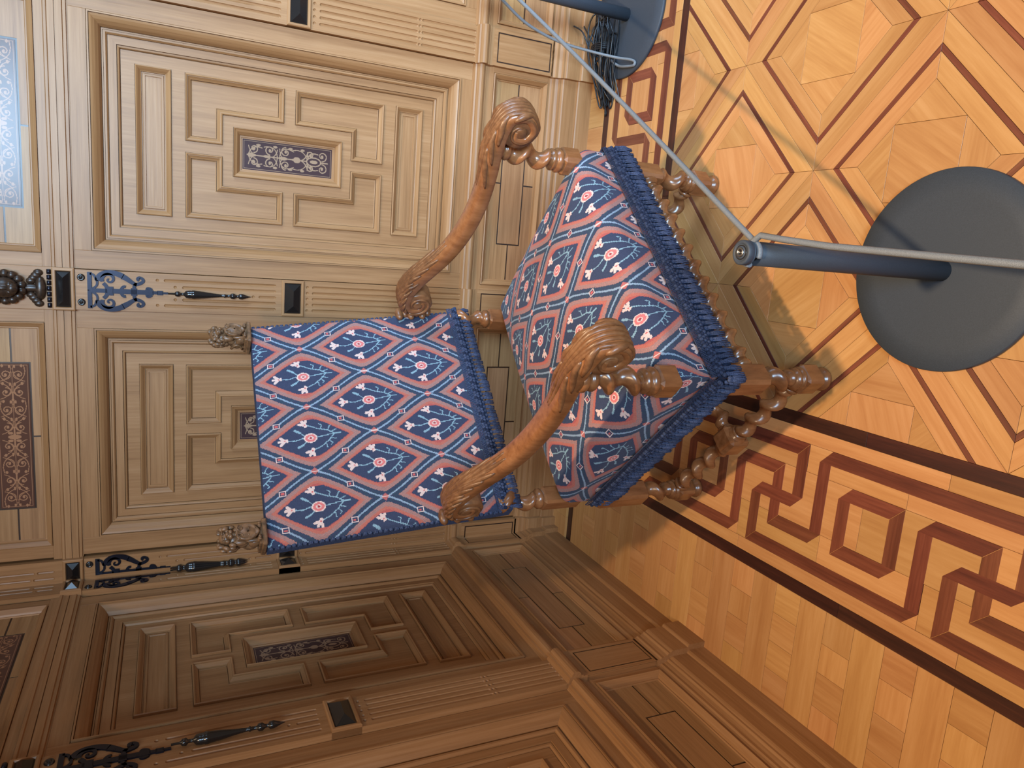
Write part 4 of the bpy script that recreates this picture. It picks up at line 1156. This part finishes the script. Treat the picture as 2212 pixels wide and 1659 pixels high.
# ---- carved seated lions on the back uprights
def lion(sx):
    x = sx * .302; z0 = 1.196; y0 = back_y(1.192) - .004
    base = MB(); base.box(CP(x, y0 - .006, z0 + .004), (.034, .034, .006), 0, None, .0025)
    base.box(CP(x, y0 - .006, z0 + .012), (.029, .030, .004), 0, None, .0015)
    bo = base.build('finial_plinth', LION, chair)
    m = MB(); B = lambda dx, dy, dz, r, rot=None, seg=14, rg=10: blob(m, CP(x + dx, y0 + dy, z0 + dz), r, rot, seg, rg)
    RX = lambda a: Matrix.Rotation(a, 3, 'X')
    B(0, -.018, .034, (.024, .021, .024)); B(0, -.008, .052, (.021, .017, .026), RX(.2))           # haunches, chest
    for s_ in (-1, 1):
        B(s_ * .019, .004, .026, (.0085, .015, .013)); B(s_ * .016, .016, .028, (.0062, .0062, .018)); B(s_ * .016, .021, .016, (.0078, .0105, .0055))
        B(s_ * .0155, .010, .058, (.0085, .008, .016))                                             # shoulders
        for k in (-1, 0, 1): B(s_ * .016 + k * .0042, .030, .015, (.0024, .004, .004), None, 8, 6)  # toes
    B(0, -.004, .072, (.021, .019, .022))                                                          # neck
    B(0, .004, .088, (.0175, .0165, .0165))                                                        # skull
    B(0, .019, .083, (.0105, .0115, .0082)); B(0, .0285, .0868, (.0052, .0042, .0036))             # muzzle, nose
    for s_ in (-1, 1):
        B(s_ * .0055, .0245, .0795, (.0058, .0068, .0052)); B(s_ * .0072, .0175, .0935, (.0042, .0032, .0026)); B(s_ * .0068, .0165, .0975, (.0058, .004, .0024))
        B(s_ * .0150, .000, .1035, (.0058, .0040, .0062))                                          # ears
        B(s_ * .0125, .014, .0865, (.0052, .0058, .006))                                           # cheeks
    B(0, .020, .0735, (.0062, .0072, .0036))                                                       # jaw
    rr = random.Random(11 + sx)
    for i in range(58):                                                                            # mane locks
        t = rr.uniform(0, 2 * PI); v = rr.uniform(-1, .62)
        R = .0225 + .006 * (1 - abs(v)); dx = R * math.cos(t) * math.sqrt(1 - min(1, v * v) * .55); dy = R * math.sin(t) * math.sqrt(1 - min(1, v * v) * .55)
        if dy > .007 and v > -.55 and abs(dx) < .020: continue
        B(dx, dy - .004, .083 + v * .028, (.0062, .0062, .0092), Matrix.Rotation(rr.uniform(-.5, .5), 3, 'Y'), 8, 6)
    # tail along the flank
    tube(m, [CP(x - sx * .022, y0 - .03 + .02 * math.sin(k * .5), z0 + .018 + .005 * k) for k in range(7)], .0036, 8)
    lo_ = m.build('lion', LION, bo)
    # cartouche shield held in front
    s = MB(); c = CP(x, y0 + .032, z0 + .042)
    def shp(t): 
        a = 2 * PI * t; px = .0205 * math.cos(a); pz = .027 * math.sin(a)
        if pz < 0: px *= (1 - (-pz / .027) ** 2.2 * .45)
        else: px *= 1 + .10 * (pz / .027)
        return px, pz
    n = 26
    P0 = [c + Vector((shp(i / n)[0], 0, shp(i / n)[1])) for i in range(n)]
    for ring in (((1.0, .006), (1.0, -.001)), ((1.0, -.001), (.93, -.004)), ((.93, -.004), (.82, -.001)), ((.82, -.001), (.55, -.0028)), ((.55, -.0028), (.1, -.0036))):
        (a, da), (b, db) = ring
        for i in range(n):
            j = (i + 1) % n; A, Bq = P0[i] - c, P0[j] - c
            s.face((c + A * a + Vector((0, da, 0)), c + Bq * a + Vector((0, da, 0)), c + Bq * b + Vector((0, db, 0)), c + A * b + Vector((0, db, 0))), 0, True)
    for s_ in (-1, 1):
        tube(s, [c + Vector((s_ * (.010 + .006 * math.cos(a)), -.003, .018 + .006 * math.sin(a))) for a in np.linspace(0, 4.8, 12)], .0018, 6)
        for zz in (-.004, .010): blob(s, c + Vector((s_ * .008, -.003, zz - .012)), (.0022, .0015, .0022), None, 6, 5)
    so = s.build('shield', LION, bo); smoothmerge(so, dist=1e-6)
    return bo
for sx in (-1, 1): lion(sx)

# ------------------------------------------------------------------ barrier stands and cords
def stand(loc, label):
    r = empty('barrier_stand', loc); tag(r, label, 'barrier', 'low barrier stands')
    m = MB(); lathe(m, (0, 0, 0), (0, 0, 1), [(0, .196), (.002, .2005), (.009, .2005), (.0115, .1985), (.0118, .150), (.0122, .03)], 96); o = m.build('base_plate', DKIRON, r)
    m = MB(); lathe(m, (0, 0, .0118), (0, 0, 1), [(0, .0205), (.4905, .0205), (.4908, .0200)], 32); m.build('post', DKIRON, r)
    m = MB(); lathe(m, (0, 0, .5015), (0, 0, 1), [(0, .0125), (.0300, .0125)], 24); m.build('neck', BLK, r)
    m = MB(); lathe(m, (0, 0, .5150), (0, 0, 1), [(0, .0195), (.0015, .0210), (.0030, .0210), (.0038, .0202), (.0045, .0202), (.0053, .0210), (.0150, .0210), (.0165, .0195), (.0165, .0150), (.0155, .0145), (.0155, .0110), (.0175, .0105), (.0175, .0065), (.0120, .0060)], 32); c = m.build('cap', DKIRON, r)
    m = MB(); lathe(m, (0, 0, .5275), (0, 0, 1), [(0, .0085), (.0060, .0085), (.0068, .0078), (.0066, .0042), (.0030, .0040)], 20); m.build('cap_screw', STEEL, c)
    return r
S1, S2 = Vector((1.159, -1.511, 0)), Vector((1.936, -.253, 0))
stand(S1, 'charcoal barrier stand with round base standing in front of the armchair')
stand(S2, 'charcoal barrier stand by the panelled wall with cable coiled on its base')
def bezier_pts(P, n=10): return [Vector(p) for p in cat(P, n)]
CZ = .5085
# cord from the front stand to the far one, looped round the neck of each
def around(S, a0, a1, r=.0165, z=CZ, n=9): return [S + Vector((r * math.cos(a), r * math.sin(a), z)) for a in np.linspace(a0, a1, n)]
d12 = (S2 - S1).normalized(); ang = math.atan2(d12.y, d12.x)
P = around(S1, ang - PI * .95, ang - PI / 2, .0185, CZ - .001)
L12 = (S2 - S1).length; side = Vector((math.sin(ang), -math.cos(ang), 0)) * .0185
for t in np.linspace(.06, .94, 16): P.append(S1.lerp(S2, t) + side + Vector((0, 0, CZ - .012 * math.sin(PI * t))))
P += around(S2, ang - PI / 2, ang + PI * .45, .0185, CZ)
m = MB(); tube(m, P, .0054, 8); tag(m.build('elastic_cord', CORD), 'grey cord stretched between the two charcoal barrier stands', 'cord', 'barrier cords')
P = around(S1, ang + PI * .75, ang + PI * .10, .0190, CZ + .0035) + [S1 + Vector((.030, -.02, CZ + .003)), S1 + Vector((.024, -.07, CZ + .002))]
for t in np.linspace(.15, 1, 10): P.append(S1 + Vector((.020 - .03 * t, -.07 - .62 * t, CZ + .002 - .012 * t)))
m = MB(); tube(m, P, .0054, 8); tag(m.build('elastic_cord', CORD), 'grey cord running from the front barrier stand towards the viewer', 'cord', 'barrier cords')
# slack end hanging from the far stand down to its base
P = cat([S2 + Vector((-.020, .012, CZ - .010)), (1.905, -.20, .44), (1.865, -.17, .34), (1.835, -.165, .22), (1.815, -.20, .11), (1.795, -.26, .045), (1.778, -.325, .0185), (1.762, -.335, .0185), (1.764, -.30, .0185), (1.775, -.245, .020), (1.80, -.20, .026)], 8)
m = MB(); tube(m, P, .0046, 8); tag(m.build('slack_cord', CORD), 'slack grey cord end hanging down onto the base of the wall-side stand', 'cord')
# bundle of thin black cable lying over the edge of the far stand's base
m = MB(); rr = random.Random(4)
cx, cy = 1.80, -.165
for k in range(13):
    a = .12 + rr.uniform(-.28, .28); L = .135 + rr.uniform(-.035, .035); wd = .018 + .030 * rr.random(); ox, oy = rr.uniform(-.02, .02), rr.uniform(-.022, .022); z = .0165 + .0046 * k
    pts = []
    for t in np.linspace(0, 2 * PI, 26):
        u_, v_ = L * math.cos(t), wd * math.sin(t) * (1 + .5 * math.cos(t))
        x_, y_ = cx + ox + u_ * math.cos(a) - v_ * math.sin(a), cy + oy + u_ * math.sin(a) + v_ * math.cos(a)
        over = max(0, math.hypot(x_ - S2.x, y_ - S2.y) - .18)
        pts.append((x_, min(-.06, y_), max(.0035, z + .006 * math.sin(3 * t + k) - over * .45)))
    tube(m, pts, .0028, 6)
a = .12 + PI / 2
for w_ in range(4):
    tube(m, [(cx + .03 + .042 * math.cos(t) * math.cos(a) + .006 * w_, cy + .042 * math.cos(t) * math.sin(a), .046 + .034 * math.sin(t)) for t in np.linspace(0, 2 * PI, 18)], .0024, 6)
for k in range(3):
    P = cat([(1.93, -.05 - .02 * k, .10 - .03 * k), (1.90, -.10, .09 - .02 * k), (1.84, -.13 - .01 * k, .075 - .02 * k), (1.79, -.15, .06)], 8)
    tube(m, P, .0028, 6)
tag(m.build('cable_coil', CABLE), 'tied bundle of thin black cable lying on the wall-side stand base', 'cable')
